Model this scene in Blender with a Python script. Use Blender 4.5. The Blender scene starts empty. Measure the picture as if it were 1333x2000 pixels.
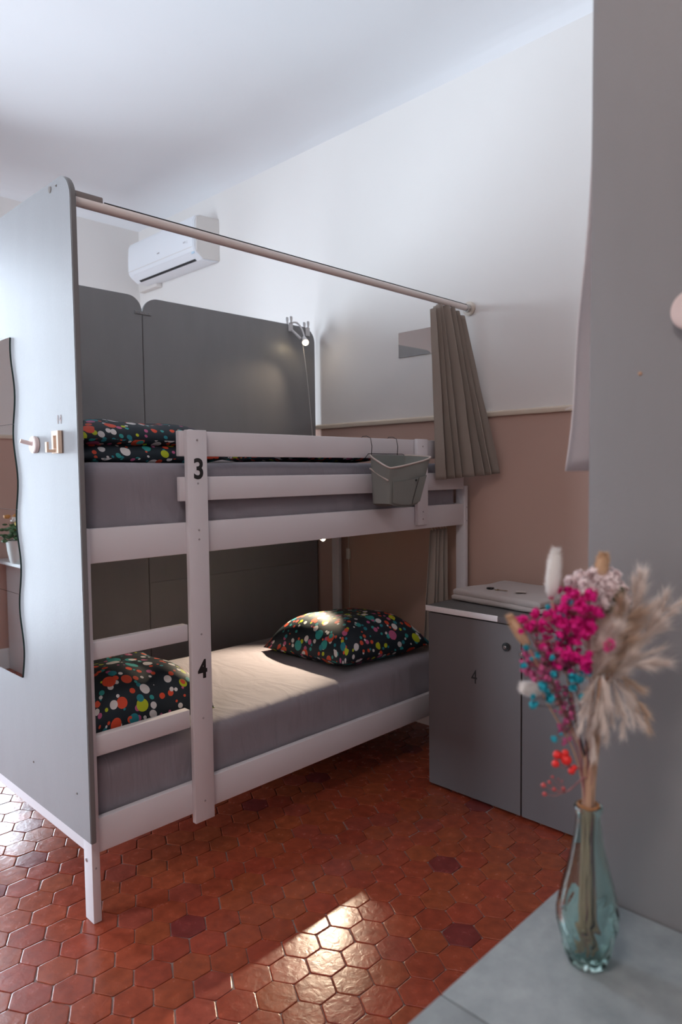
import bpy, bmesh, math, random
from mathutils import Vector, Matrix, noise
S = bpy.context.scene
COL = S.collection
PI = math.pi
rnd = random.Random(7)

# ------------------------------------------------------------------ materials
def nt(name):
    m = bpy.data.materials.new(name); m.use_nodes = True
    n = m.node_tree.nodes; l = m.node_tree.links
    return m, n, l, n['Principled BSDF']
def srgb(r, g, b):
    f = lambda c: (c/255/12.92) if c/255 <= .04045 else ((c/255+.055)/1.055)**2.4
    return (f(r), f(g), f(b), 1)
def mat(name, col, rough=.6, metal=0, spec=.5, bump=0, bscale=200, var=0, vscale=3, stretch=None, sheen=0, trans=0, ior=1.45):
    m, n, l, b = nt(name)
    b.inputs['Base Color'].default_value = col
    b.inputs['Roughness'].default_value = rough
    b.inputs['Metallic'].default_value = metal
    b.inputs['Specular IOR Level'].default_value = spec
    if sheen: b.inputs['Sheen Weight'].default_value = sheen
    if trans: b.inputs['Transmission Weight'].default_value = trans; b.inputs['IOR'].default_value = ior
    tc = n.new('ShaderNodeTexCoord'); mp = n.new('ShaderNodeMapping'); l.new(tc.outputs['Object'], mp.inputs[0])
    if stretch: mp.inputs['Scale'].default_value = stretch
    if bump:
        t = n.new('ShaderNodeTexNoise'); t.inputs['Scale'].default_value = bscale; t.inputs['Detail'].default_value = 4
        l.new(mp.outputs[0], t.inputs[0])
        bp = n.new('ShaderNodeBump'); bp.inputs['Strength'].default_value = bump; bp.inputs['Distance'].default_value = .002
        l.new(t.outputs['Fac'], bp.inputs['Height']); l.new(bp.outputs[0], b.inputs['Normal'])
    if var:
        t = n.new('ShaderNodeTexNoise'); t.inputs['Scale'].default_value = vscale; t.inputs['Detail'].default_value = 5
        l.new(mp.outputs[0], t.inputs[0])
        mx = n.new('ShaderNodeMix'); mx.data_type = 'RGBA'
        mx.inputs[6].default_value = [c*(1-var) for c in col[:3]]+[1]; mx.inputs[7].default_value = [min(1, c*(1+var)) for c in col[:3]]+[1]
        l.new(t.outputs['Fac'], mx.inputs[0]); l.new(mx.outputs[2], b.inputs['Base Color'])
    return m
M = {}
M['wall'] = mat('white_plaster', (.74, .705, .68, 1), .9, spec=.2, bump=.15, bscale=60, var=.03, vscale=2)
M['pink'] = mat('dusty_pink_paint', (.50, .335, .28, 1), .9, spec=.2, bump=.15, bscale=60, var=.03, vscale=2)
M['ceil'] = mat('ceiling_plaster', (.72, .71, .72, 1), .92, spec=.15, bump=.1, bscale=30, var=.03, vscale=1.5)
M['trim'] = mat('cream_trim_wood', (.66, .56, .45, 1), .6, bump=.05)
M['base'] = mat('white_baseboard_paint', (.72, .70, .68, 1), .5)
M['wood'] = mat('white_painted_wood', (.66, .625, .645, 1), .42, spec=.4, bump=.05, bscale=80, var=.025, vscale=6)
M['panel'] = mat('grey_linen_board', (.225, .220, .226, 1), .42, spec=.55, bump=.25, bscale=500, var=.07, vscale=14, stretch=(1, 1, .25))
M['paneledge'] = mat('board_edge_banding', (.16, .155, .155, 1), .5)
M['lockgrey'] = mat('locker_grey_laminate', (.125, .110, .112, 1), .55, spec=.35, bump=.1, bscale=400, var=.05, vscale=10, stretch=(1, 1, .2))
M['locktop'] = mat('locker_top_grey', (.105, .10, .098, 1), .5, var=.08, vscale=20)
M['white_or_lit_edge'] = mat('white_edging', (.72, .68, .69, 1), .4)  # locker edging; on the right board it is a painted edge highlight
M['steel'] = mat('brushed_steel', (.6, .6, .6, 1), .3, metal=1)
M['chrome'] = mat('chrome', (.8, .8, .8, 1), .12, metal=1)
M['black'] = mat('black_plastic', (.012, .012, .013, 1), .35)
M['blackwire'] = mat('black_wire', (.015, .013, .013, 1), .4)
M['numblack'] = mat('black_vinyl', (.008, .008, .009, 1), .5)
M['numbeige'] = mat('faded_beige_print', (.28, .20, .19, 1), .6)
M['rod'] = mat('rod_paint', (.76, .68, .64, 1), .35, spec=.5)
M['rodend'] = mat('rod_cap_plastic', (.22, .19, .18, 1), .5)
M['flange'] = mat('cream_flange', (.66, .58, .5, 1), .4)
M['screw'] = mat('screw_zinc', (.35, .32, .30, 1), .4, metal=.8)
M['plug'] = mat('painted_screw_hole', (.33, .30, .31, 1), .6)
M['beech'] = mat('pale_beech_wood', (.68, .52, .40, 1), .5, bump=.1, bscale=60, var=.1, vscale=20, stretch=(1, 1, 6))
M['pinkbeech'] = mat('whitewashed_wood', (.70, .58, .56, 1), .5, var=.06, vscale=30)
M['whiteplastic'] = mat('white_plastic', (.78, .79, .82, 1), .3)
M['offwhite'] = mat('offwhite_plastic', (.66, .62, .59, 1), .45)
M['lampwhite'] = mat('lamp_white_plastic', (.62, .60, .60, 1), .4)
M['dark'] = mat('dark_slot', (.01, .01, .012, 1), .6)
M['mirror'] = mat('mirror_silver', (.9, .92, .92, 1), .01, metal=1)
M['mirroredge'] = mat('green_glass_edge', (.004, .022, .018, 1), .25)
M['thread'] = mat('clear_thread', (.8, .82, .85, 1), .2)
M['sheet'] = mat('grey_fitted_sheet', (.245, .222, .25, 1), .85, spec=.2, sheen=.2, bump=.2, bscale=900)
_m = M['sheet']; _n = _m.node_tree.nodes; _l = _m.node_tree.links
_tc = _n.new('ShaderNodeTexCoord'); _mp = _n.new('ShaderNodeMapping'); _mp.inputs['Rotation'].default_value = (0, .9, 0); _mp.inputs['Scale'].default_value = (5.5, 2.5, 1.6)
_t = _n.new('ShaderNodeTexNoise'); _t.inputs['Scale'].default_value = 1.5; _t.inputs['Detail'].default_value = 3; _t.inputs['Distortion'].default_value = 1.6; _t.inputs['Roughness'].default_value = .45
_l.new(_tc.outputs['Object'], _mp.inputs[0]); _l.new(_mp.outputs[0], _t.inputs[0])
_b = _n.new('ShaderNodeBump'); _b.inputs['Strength'].default_value = .4; _b.inputs['Distance'].default_value = .022
_l.new(_t.outputs['Fac'], _b.inputs['Height'])
_old = [x for x in _n if x.type == 'BUMP' and x != _b][0]; _l.new(_b.outputs[0], _old.inputs['Normal'])
M['curtain'] = mat('taupe_curtain_cloth', (.345, .29, .25, 1), .85, spec=.2, sheen=.15, bump=.3, bscale=700)
M['curtain2'] = mat('pale_grey_linen_curtain', (.78, .73, .73, 1), .85, spec=.2, bump=.5, bscale=500)
M['caddy'] = mat('grey_green_felt', (.235, .245, .23, 1), .9, spec=.1, bump=.5, bscale=600)
M['caddytrim'] = mat('beige_binding', (.50, .42, .38, 1), .8)
M['towel'] = mat('grey_towel_cloth', (.42, .36, .34, 1), .95, spec=.1, bump=.8, bscale=500, sheen=.3)
M['paper'] = mat('card_paper', (.52, .47, .44, 1), .6)
M['brass'] = mat('dull_brass', (.35, .26, .14, 1), .4, metal=1)
M['glasspot'] = mat('ribbed_white_ceramic', (.62, .66, .64, 1), .35)
M['whitelam'] = mat('white_laminate', (.75, .78, .80, 1), .3)
M['leaf'] = mat('green_leaf', (.05, .12, .045, 1), .55)
M['yellowfl'] = mat('yellow_petals', (.70, .50, .08, 1), .7)
M['orangefl'] = mat('ochre_petals', (.5, .22, .06, 1), .7)
M['whitefl'] = mat('white_petals', (.75, .7, .66, 1), .7)
M['magenta'] = mat('magenta_blossom', (.85, .012, .30, 1), .7, var=.3, vscale=60)
M['mauve'] = mat('mauve_blossom', (.62, .12, .30, 1), .8, var=.3, vscale=60)
M['teal'] = mat('teal_blossom', (.01, .36, .46, 1), .6, var=.25, vscale=60)
M['red'] = mat('red_berry', (.70, .015, .012, 1), .45)
M['coral'] = mat('coral_berry', (.45, .06, .06, 1), .5)
M['statice'] = mat('pale_statice_petals', (.88, .76, .76, 1), .85, var=.15, vscale=60)
M['darkgreen'] = mat('dried_green', (.03, .045, .022, 1), .8)
M['pampas'] = mat('pampas_cream', (.84, .75, .69, 1), .9, spec=.1)
M['pampas2'] = mat('pampas_tan', (.66, .50, .38, 1), .9, spec=.1)
M['fluffwhite'] = mat('white_fluff', (.88, .85, .82, 1), .95, spec=.1)
M['tan'] = mat('tan_grass_head', (.62, .42, .27, 1), .9, spec=.1)
M['stemtan'] = mat('dried_stem', (.48, .29, .19, 1), .8)
M['stempink'] = mat('pink_stem', (.30, .12, .12, 1), .8)
M['stemdark'] = mat('dark_stem', (.045, .03, .035, 1), .8)

for _k, _w in (('curtain2', .45), ('curtain', .15), ('magenta', .3), ('pampas', .35), ('pampas2', .3), ('fluffwhite', .3), ('statice', .3)):
    _m = M[_k]; _n = _m.node_tree.nodes; _l = _m.node_tree.links
    _tr = _n.new('ShaderNodeBsdfTranslucent'); _tr.inputs['Color'].default_value = _n['Principled BSDF'].inputs['Base Color'].default_value
    _mx = _n.new('ShaderNodeMixShader'); _mx.inputs[0].default_value = _w
    _l.new(_n['Principled BSDF'].outputs[0], _mx.inputs[1]); _l.new(_tr.outputs[0], _mx.inputs[2]); _l.new(_mx.outputs[0], _n['Material Output'].inputs[0])

# countertop laminate
m, n, l, b = nt('blue_grey_stone_laminate'); M['counter'] = m
tc = n.new('ShaderNodeTexCoord')
t = n.new('ShaderNodeTexNoise'); t.inputs['Scale'].default_value = 22; t.inputs['Detail'].default_value = 8; t.inputs['Roughness'].default_value = .65
l.new(tc.outputs['Object'], t.inputs[0])
cr = n.new('ShaderNodeValToRGB'); cr.color_ramp.elements[0].position = .3; cr.color_ramp.elements[1].position = .72
cr.color_ramp.elements[0].color = (.20, .225, .235, 1); cr.color_ramp.elements[1].color = (.31, .34, .345, 1)
l.new(t.outputs['Fac'], cr.inputs[0]); l.new(cr.outputs[0], b.inputs['Base Color'])
b.inputs['Roughness'].default_value = .5

# terracotta tile, colour per tile from an attribute
m, n, l, b = nt('terracotta_tile'); M['tile'] = m
at = n.new('ShaderNodeAttribute'); at.attribute_name = 'tilecol'
tc = n.new('ShaderNodeTexCoord')
t = n.new('ShaderNodeTexNoise'); t.inputs['Scale'].default_value = 26; t.inputs['Detail'].default_value = 6
l.new(tc.outputs['Object'], t.inputs[0])
mx = n.new('ShaderNodeMix'); mx.data_type = 'RGBA'; mx.blend_type = 'MULTIPLY'; mx.inputs[0].default_value = .55
cr = n.new('ShaderNodeValToRGB'); cr.color_ramp.elements[0].position = .3; cr.color_ramp.elements[1].position = .7
cr.color_ramp.elements[0].color = (.55, .5, .5, 1); cr.color_ramp.elements[1].color = (1.25, 1.2, 1.15, 1)
l.new(t.outputs['Fac'], cr.inputs[0]); l.new(at.outputs['Color'], mx.inputs[6]); l.new(cr.outputs[0], mx.inputs[7])
l.new(mx.outputs[2], b.inputs['Base Color'])
t2 = n.new('ShaderNodeTexNoise'); t2.inputs['Scale'].default_value = 38; t2.inputs['Detail'].default_value = 3; t2.inputs['Distortion'].default_value = .6
l.new(tc.outputs['Object'], t2.inputs[0])
bp = n.new('ShaderNodeBump'); bp.inputs['Strength'].default_value = .30; bp.inputs['Distance'].default_value = .003
l.new(t2.outputs['Fac'], bp.inputs['Height']); l.new(bp.outputs[0], b.inputs['Normal'])
mr = n.new('ShaderNodeMapRange'); mr.inputs[3].default_value = .21; mr.inputs[4].default_value = .31
l.new(t.outputs['Fac'], mr.inputs[0]); l.new(mr.outputs[0], b.inputs['Roughness'])
b.inputs['Specular IOR Level'].default_value = .5
M['grout'] = mat('grey_grout', (.26, .20, .18, 1), .8, bump=.5, bscale=150, var=.3, vscale=25)

# dotted fabric
def dotted(name, scale=9.0):
    m, n, l, b = nt(name)
    uv = n.new('ShaderNodeUVMap')
    prev = None
    base = n.new('ShaderNodeRGB'); base.outputs[0].default_value = (.012, .020, .028, 1); prev = base.outputs[0]
    for k, (sc, rlo, rhi, seed) in enumerate([(scale*2.0, .12, .34, 3.1), (scale, .12, .37, 0.0), (scale*1.5, -.1, .34, 7.7)]):
        mp = n.new('ShaderNodeMapping'); mp.inputs['Location'].default_value = (seed, seed*.7, 0); mp.inputs['Rotation'].default_value = (0, 0, k*.6)
        l.new(uv.outputs[0], mp.inputs[0])
        v = n.new('ShaderNodeTexVoronoi'); v.voronoi_dimensions = '2D'; v.inputs['Scale'].default_value = sc; v.inputs['Randomness'].default_value = .55
        l.new(mp.outputs[0], v.inputs['Vector'])
        sp = n.new('ShaderNodeSeparateColor'); l.new(v.outputs['Color'], sp.inputs[0])
        mr = n.new('ShaderNodeMapRange'); mr.inputs[3].default_value = rlo; mr.inputs[4].default_value = rhi
        l.new(sp.outputs[0], mr.inputs[0])
        lt = n.new('ShaderNodeMath'); lt.operation = 'LESS_THAN'; l.new(v.outputs['Distance'], lt.inputs[0]); l.new(mr.outputs[0], lt.inputs[1])
        g = n.new('ShaderNodeMath'); g.operation = 'GREATER_THAN'; l.new(sp.outputs[2], g.inputs[0]); g.inputs[1].default_value = (.35, .25, .4)[k]
        mu = n.new('ShaderNodeMath'); mu.operation = 'MULTIPLY'; l.new(lt.outputs[0], mu.inputs[0]); l.new(g.outputs[0], mu.inputs[1])
        cr = n.new('ShaderNodeValToRGB'); cr.color_ramp.interpolation = 'CONSTANT'
        cols = [(.62, .07, .03), (.03, .28, .27), (.62, .60, .60), (.45, .10, .22), (.42, .48, .02), (.58, .08, .04), (.60, .58, .58), (.02, .20, .24)]
        cr.color_ramp.elements[0].color = (*cols[0], 1); cr.color_ramp.elements[1].position = .125; cr.color_ramp.elements[1].color = (*cols[1], 1)
        for q in range(2, 8):
            e = cr.color_ramp.elements.new(q/8); e.color = (*cols[q], 1)
        l.new(sp.outputs[1], cr.inputs[0])
        mx = n.new('ShaderNodeMix'); mx.data_type = 'RGBA'
        l.new(mu.outputs[0], mx.inputs[0]); l.new(prev, mx.inputs[6]); l.new(cr.outputs[0], mx.inputs[7]); prev = mx.outputs[2]
    l.new(prev, b.inputs['Base Color']); b.inputs['Roughness'].default_value = .62; b.inputs['Specular IOR Level'].default_value = .3
    return m
M['dots'] = dotted('dotted_cotton', 14.5)

# glass
m, n, l, b = nt('window_glass'); M['pane'] = m
tr = n.new('ShaderNodeBsdfTransparent'); gl = n.new('ShaderNodeBsdfGlossy'); gl.inputs['Roughness'].default_value = .02
fr = n.new('ShaderNodeFresnel'); mxs = n.new('ShaderNodeMixShader')
l.new(fr.outputs[0], mxs.inputs[0]); l.new(tr.outputs[0], mxs.inputs[1]); l.new(gl.outputs[0], mxs.inputs[2])
l.new(mxs.outputs[0], n['Material Output'].inputs[0])
m, n, l, b = nt('aqua_bottle_glass'); M['glass'] = m
g = n.new('ShaderNodeBsdfGlass'); g.inputs['Color'].default_value = (.90, .985, .97, 1); g.inputs['IOR'].default_value = 1.42; g.inputs['Roughness'].default_value = .02
l.new(g.outputs[0], n['Material Output'].inputs[0])
def emis(name, col, st):
    m, n, l, b = nt(name)
    b.inputs['Base Color'].default_value = (1, 1, 1, 1); b.inputs['Emission Color'].default_value = col; b.inputs['Emission Strength'].default_value = st
    return m
M['bulb'] = emis('lit_warm_led', (1, .80, .50, 1), 60)

# ------------------------------------------------------------------ mesh helpers
def mesh_obj(name, bm, mats, parent=None, smooth=False, auto=None):
    me = bpy.data.meshes.new(name); bm.normal_update(); bm.to_mesh(me); bm.free()
    for mm in (mats if isinstance(mats, (list, tuple)) else [mats]): me.materials.append(mm)
    if smooth or auto:
        me.polygons.foreach_set('use_smooth', [True]*len(me.polygons))
    if auto:
        me.set_sharp_from_angle(angle=math.radians(auto))
    o = bpy.data.objects.new(name, me); COL.objects.link(o)
    if parent: o.parent = parent; o.matrix_parent_inverse = Matrix.Translation(parent.location).inverted() if parent.rotation_euler.z == 0 else parent.matrix_basis.inverted()
    return o
def box_bm(x0, x1, y0, y1, z0, z1, bev=0, seg=2, bm=None, mi=0):
    own = bm is None
    b = bmesh.new()
    bmesh.ops.create_cube(b, size=1)
    for v in b.verts:
        v.co = Vector(((x0+x1)/2+v.co.x*(x1-x0), (y0+y1)/2+v.co.y*(y1-y0), (z0+z1)/2+v.co.z*(z1-z0)))
    if bev: bmesh.ops.bevel(b, geom=b.edges[:], offset=bev, segments=seg, affect='EDGES', profile=.5)
    for f in b.faces: f.material_index = mi
    if own: return b
    me = bpy.data.meshes.new('t'); b.to_mesh(me); b.free(); bm.from_mesh(me); bpy.data.meshes.remove(me)
    return bm
def add_bm(bm, b, mi=None):
    if mi is not None:
        for f in b.faces: f.material_index = mi
    me = bpy.data.meshes.new('t'); b.to_mesh(me); b.free(); bm.from_mesh(me); bpy.data.meshes.remove(me)
def box(name, x0, x1, y0, y1, z0, z1, m, parent=None, bev=.002):
    return mesh_obj(name, box_bm(x0, x1, y0, y1, z0, z1, bev), m, parent, auto=40 if bev else None)
def tube_bm(pts, r, seg=10, bm=None, cap=True, mi=0):
    bm = bm or bmesh.new()
    pts = [Vector(p) for p in pts]; N = len(pts)
    rr = r if isinstance(r, (list, tuple)) else [r]*N
    rings = []
    t0 = (pts[1]-pts[0]).normalized()
    up = Vector((0, 0, 1)) if abs(t0.z) < .9 else Vector((1, 0, 0))
    nrm = t0.cross(up).normalized()
    for i, p in enumerate(pts):
        t = (pts[min(i+1, N-1)]-pts[max(i-1, 0)]).normalized()
        nrm = (nrm - t*nrm.dot(t)).normalized(); bi = t.cross(nrm)
        rings.append([bm.verts.new(p+(nrm*math.cos(a)+bi*math.sin(a))*rr[i]) for a in [2*PI*k/seg for k in range(seg)]])
    for i in range(N-1):
        for k in range(seg):
            f = bm.faces.new((rings[i][k], rings[i][(k+1) % seg], rings[i+1][(k+1) % seg], rings[i+1][k])); f.material_index = mi
    if cap:
        f = bm.faces.new(rings[0][::-1]); f.material_index = mi
        f = bm.faces.new(rings[-1]); f.material_index = mi
    return bm
def tube(name, pts, r, m, parent=None, seg=10):
    return mesh_obj(name, tube_bm(pts, r, seg), m, parent, auto=50)
def bez(p0, p1, p2, p3, n=12):
    p0, p1, p2, p3 = map(Vector, (p0, p1, p2, p3)); out = []
    for i in range(n+1):
        t = i/n; s = 1-t
        out.append(p0*s**3+p1*3*s*s*t+p2*3*s*t*t+p3*t**3)
    return out
def lathe_bm(prof, cx, cy, seg=32, bm=None, mod=None):
    bm = bm or bmesh.new(); rings = []
    for i, (r, z) in enumerate(prof):
        if r < 1e-5: rings.append([bm.verts.new((cx, cy, z))]); continue
        ring = []
        for k in range(seg):
            a = 2*PI*k/seg; q = r*(mod(a, i, z) if mod else 1)
            ring.append(bm.verts.new((cx+q*math.cos(a), cy+q*math.sin(a), z)))
        rings.append(ring)
    for A, B in zip(rings, rings[1:]):
        if len(A) == 1 and len(B) == 1: continue
        for k in range(seg):
            if len(A) == 1: bm.faces.new((A[0], B[(k+1) % seg], B[k]))
            elif len(B) == 1: bm.faces.new((A[k], A[(k+1) % seg], B[0]))
            else: bm.faces.new((A[k], A[(k+1) % seg], B[(k+1) % seg], B[k]))
    return bm
def disc_bm(c, axis, r, t, seg=24, bev=0):
    b = bmesh.new(); bmesh.ops.create_cone(b, cap_ends=True, segments=seg, radius1=r, radius2=r, depth=t)
    if bev:
        es = [e for e in b.edges if len(e.link_faces) == 2 and any(len(f.verts) > 4 for f in e.link_faces)]
        bmesh.ops.bevel(b, geom=es, offset=bev, segments=2, affect='EDGES')
    q = Vector((0, 0, 1)).rotation_difference(Vector(axis)).to_matrix().to_4x4()
    bmesh.ops.transform(b, matrix=Matrix.Translation(Vector(c)) @ q, verts=b.verts)
    return b
def sphere_bm(c, r, sub=2, sc=(1, 1, 1), bump=0, seed=0):
    b = bmesh.new(); bmesh.ops.create_icosphere(b, subdivisions=sub, radius=1)
    for v in b.verts:
        d = v.co.copy(); k = 1+bump*noise.noise(d*2.5+Vector((seed, seed*2, 0)))
        v.co = Vector(c)+Vector((d.x*sc[0], d.y*sc[1], d.z*sc[2]))*r*k
    return b
def prism_bm(poly, axis, a0, a1, bev=0):
    """poly: 2-D outline; axis 'x','y','z': extrusion axis; the two coordinates fill the other axes in order"""
    b = bmesh.new()
    def P(u, v, a): return {'x': (a, u, v), 'y': (u, a, v), 'z': (u, v, a)}[axis]
    A = [b.verts.new(P(u, v, a0)) for u, v in poly]; B = [b.verts.new(P(u, v, a1)) for u, v in poly]
    b.faces.new(A); b.faces.new(B[::-1]); N = len(poly)
    for i in range(N): b.faces.new((A[i], B[i], B[(i+1) % N], A[(i+1) % N]))
    bmesh.ops.recalc_face_normals(b, faces=b.faces)
    if bev:
        es = [e for e in b.edges if any(len(f.verts) == N for f in e.link_faces)]
        bmesh.ops.bevel(b, geom=es, offset=bev, segments=2, affect='EDGES')
    return b
def thing(name, label, cat, loc=(0, 0, 0), group=None):
    o = bpy.data.objects.new(name, None); COL.objects.link(o); o.location = loc; o.empty_display_size = .05
    o['label'] = label; o['category'] = cat
    if group: o['group'] = group
    return o
def tag(o, label, cat, group=None):
    o['label'] = label; o['category'] = cat
    if group: o['group'] = group
    return o
def struct(o):
    o['kind'] = 'structure'; return o
def text_bm(s, size, depth=.0006, offset=0.0):
    cu = bpy.data.curves.new('txt', 'FONT'); cu.body = s; cu.size = size; cu.extrude = depth; cu.offset = offset
    cu.align_x = 'CENTER'; cu.align_y = 'CENTER'
    ob = bpy.data.objects.new('txt', cu); COL.objects.link(ob)
    dg = bpy.context.evaluated_depsgraph_get(); me = bpy.data.meshes.new_from_object(ob.evaluated_get(dg))
    b = bmesh.new(); b.from_mesh(me); bpy.data.objects.remove(ob); bpy.data.meshes.remove(me); bpy.data.curves.remove(cu)
    return b
def place_text(name, s, size, origin, right, up, m, parent, offset=0, depth=.0006, sx=1.0, shear=0):
    b = text_bm(s, size, depth, offset)
    r = Vector(right).normalized(); u = Vector(up).normalized(); nn = r.cross(u)
    mm = Matrix((r, u, nn)).transposed().to_4x4()
    bmesh.ops.transform(b, matrix=Matrix.Translation(Vector(origin)) @ mm @ Matrix(((sx, shear, 0, 0), (0, 1, 0, 0), (0, 0, 1, 0), (0, 0, 0, 1))), verts=b.verts)
    return mesh_obj(name, b, m, parent)

# ------------------------------------------------------------------ the room
XL, XR, YF, YB = -1.7, 3.10, -1.6, 5.40
ZR, ZC, ZT = 1.70, 3.44, 3.62
# floor: hexagonal terracotta tiles over a grout bed, one mesh
bm = bmesh.new()
box_bm(XL-.1, XR+.1, YF-.1, YB+.1, -.08, -.0035, bm=bm, mi=1)
lay = bm.loops.layers.float_color.new('tilecol')
R0 = .0625; step = R0*math.sqrt(3)
ox, oy = 1.2724, 1.3769
for i in range(-34, 22):
    for j in range(-34, 44):
        cx = ox+i*1.5*R0; cy = oy+(j+(i % 2)*.5)*step
        if not (XL-.05 < cx < XR+.05 and YF-.05 < cy < YB+.05): continue
        rr = R0-.0022-rnd.random()*.0012
        da = (rnd.random()-.5)*.03; dx = (rnd.random()-.5)*.0014; dy = (rnd.random()-.5)*.0014
        tx = (rnd.random()-.5)*.012; ty = (rnd.random()-.5)*.012; tz = -rnd.random()*.0006
        q = rnd.random()
        if q < .03: c = (.17, .030, .026)
        elif q < .13: c = (.26, .052, .032)
        else:
            f = .92+rnd.random()*.16
            c = (.275*f, .054*f*(.88+rnd.random()*.28), .025*f)
        top = []; mid = []; low = []
        chip = rnd.randrange(6) if rnd.random() < .22 else -1
        for k in range(6):
            for s in (-1, 1):
                a = k*PI/3+da+s*.055
                def V(r, z):
                    if k == chip: r *= .955
                    x = r*math.cos(a); y = r*math.sin(a)
                    return bm.verts.new((cx+dx+x, cy+dy+y, z+tz+tx*x+ty*y))
                top.append(V(rr-.0034, 0)); mid.append(V(rr-.0008, -.0005)); low.append(V(rr, -.0045))
        fs = [bm.faces.new(top)]
        for A, B in ((top, mid), (mid, low)):
            for k in range(12):
                fs.append(bm.faces.new((A[k], B[k], B[(k+1) % 12], A[(k+1) % 12])))
        for f in fs:
            f.material_index = 0
            for lp in f.loops: lp[lay] = (*c, 1)
struct(mesh_obj('floor', bm, [M['tile'], M['grout']]))

def wall_pieces(name, rects):
    bm = bmesh.new()
    for (x0, x1, y0, y1, z0, z1, mi) in rects: box_bm(x0, x1, y0, y1, z0, z1, bm=bm, mi=mi)
    return struct(mesh_obj(name, bm, [M['wall'], M['pink']]))
W0, W1, WZ0, WZ1 = .20, 2.00, .10, 3.05      # tall window in the back wall
wall_pieces('wall_right', [(XR, XR+.15, YF-.15, YB+.15, -.08, ZR, 1), (XR, XR+.15, YF-.15, YB+.15, ZR, 3.8, 0)])
V0, V1 = 2.60, 3.80                          # second tall window, in the left wall
wall_pieces('wall_left', [(XL-.15, XL, YF-.15, V0, -.08, ZR, 0), (XL-.15, XL, YF-.15, V0, ZR, 3.8, 0),
                          (XL-.15, XL, V1, YB+.15, -.08, ZR, 0), (XL-.15, XL, V1, YB+.15, ZR, 3.8, 0),
                          (XL-.15, XL, V0, V1, -.08, WZ0, 0), (XL-.15, XL, V0, V1, WZ1, 3.8, 0)])
wall_pieces('wall_front', [(XL, XR, YF-.15, YF, -.08, ZR, 0), (XL, XR, YF-.15, YF, ZR, 3.8, 0)])
wall_pieces('wall_back', [(XL, W0, YB, YB+.11, -.08, ZR, 1), (XL, W0, YB, YB+.11, ZR, 3.8, 0),
                          (W1, XR, YB, YB+.11, -.08, ZR, 1), (W1, XR, YB, YB+.11, ZR, 3.8, 0),
                          (W0, W1, YB, YB+.11, -.08, WZ0, 1), (W0, W1, YB, YB+.11, WZ1, 3.8, 0)])
# ceiling with a rounded cove all round
def cove_ring(k, n=8):
    a = k/n*PI/2
    ins = .27*(1-math.cos(a)); z = ZC+(ZT-ZC)*math.sin(a)
    return ins, z
bm = bmesh.new(); rings = []
for k in range(9):
    ins, z = cove_ring(k)
    rings.append([bm.verts.new(p) for p in ((XL+ins-.001, YF+ins-.001, z), (XR-ins+.001, YF+ins-.001, z), (XR-ins+.001, YB-ins+.001, z), (XL+ins-.001, YB-ins+.001, z))])
for A, B in zip(rings, rings[1:]):
    for k in range(4): bm.faces.new((A[k], A[(k+1) % 4], B[(k+1) % 4], B[k]))
bm.faces.new(rings[-1])
for f in bm.faces: f.smooth = True
up = [bm.verts.new(p) for p in ((XL-.15, YF-.15, 3.8), (XR+.15, YF-.15, 3.8), (XR+.15, YB+.15, 3.8), (XL-.15, YB+.15, 3.8))]
bm.faces.new(up)
bmesh.ops.recalc_face_normals(bm, faces=bm.faces[:])
o = struct(mesh_obj('ceiling', bm, M['ceil']))
# chair rails and baseboards
def rail_profile(name, poly, axis, a0, a1, m):
    return struct(mesh_obj(name, prism_bm(poly, axis, a0, a1), m, auto=30))
rail_profile('trim_1', [(XR+.001, 1.700), (XR-.016, 1.700), (XR-.019, 1.706), (XR-.019, 1.720), (XR-.012, 1.727), (XR+.001, 1.729)], 'y', YF, YB, M['trim'])
rail_profile('trim_2', [(YB+.001, 1.700), (YB-.016, 1.700), (YB-.019, 1.706), (YB-.019, 1.720), (YB-.012, 1.727), (YB+.001, 1.729)], 'x', XL, W0-.06, M['trim'])
rail_profile('trim_3', [(YB+.001, 1.700), (YB-.016, 1.700), (YB-.019, 1.706), (YB-.019, 1.720), (YB-.012, 1.727), (YB+.001, 1.729)], 'x', W1+.06, XR-.02, M['trim'])
#rail_profile('baseboard_right', [(XR+.001, -.003), (XR-.014, -.003), (XR-.014, .14), (XR-.008, .15), (XR+.001, .15)], 'y', YF, YB, M['base'])
rail_profile('baseboard_back', [(YB+.001, -.003), (YB-.014, -.003), (YB-.014, .14), (YB-.008, .15), (YB+.001, .15)], 'x', XL, W0-.06, M['base'])
# window: casing, two leaves with bars, panes
w = thing('window_1', 'tall white french window', 'window'); del w['label']; del w['category']; struct(w)
yw = YB+.03
for (x0, x1, z0, z1) in ((W0-.06, W0+.0, WZ0-.06, WZ1+.06), (W1, W1+.06, WZ0-.06, WZ1+.06)): box('window_casing', x0, x1, YB-.018, YB+.0, z0, z1, M['base'], w)
box('window_casing', W0, W1, YB-.018, YB, WZ1, WZ1+.06, M['base'], w)
xm = (W0+W1)/2
for (a, bb) in ((W0, xm), (xm, W1)):
    bm = bmesh.new()
    box_bm(a, a+.05, yw, yw+.045, WZ0, WZ1, .003, bm=bm); box_bm(bb-.05, bb, yw, yw+.045, WZ0, WZ1, .003, bm=bm)
    for zz in (WZ0, .78, 1.70, 2.40, WZ1-.06): box_bm(a+.05, bb-.05, yw+.002, yw+.043, zz, zz+(.06 if zz in (WZ0, WZ1-.06) else .03), .003, bm=bm)
    mesh_obj('window_leaf', bm, M['base'], w)
    box('window_pane', a+.045, bb-.045, yw+.02, yw+.024, WZ0+.05, WZ1-.05, M['pane'], w, 0)
box('window_sill', W0-.06, W1+.06, YB-.03, YB+.11, WZ0-.03, WZ0, M['base'], w)

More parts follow.
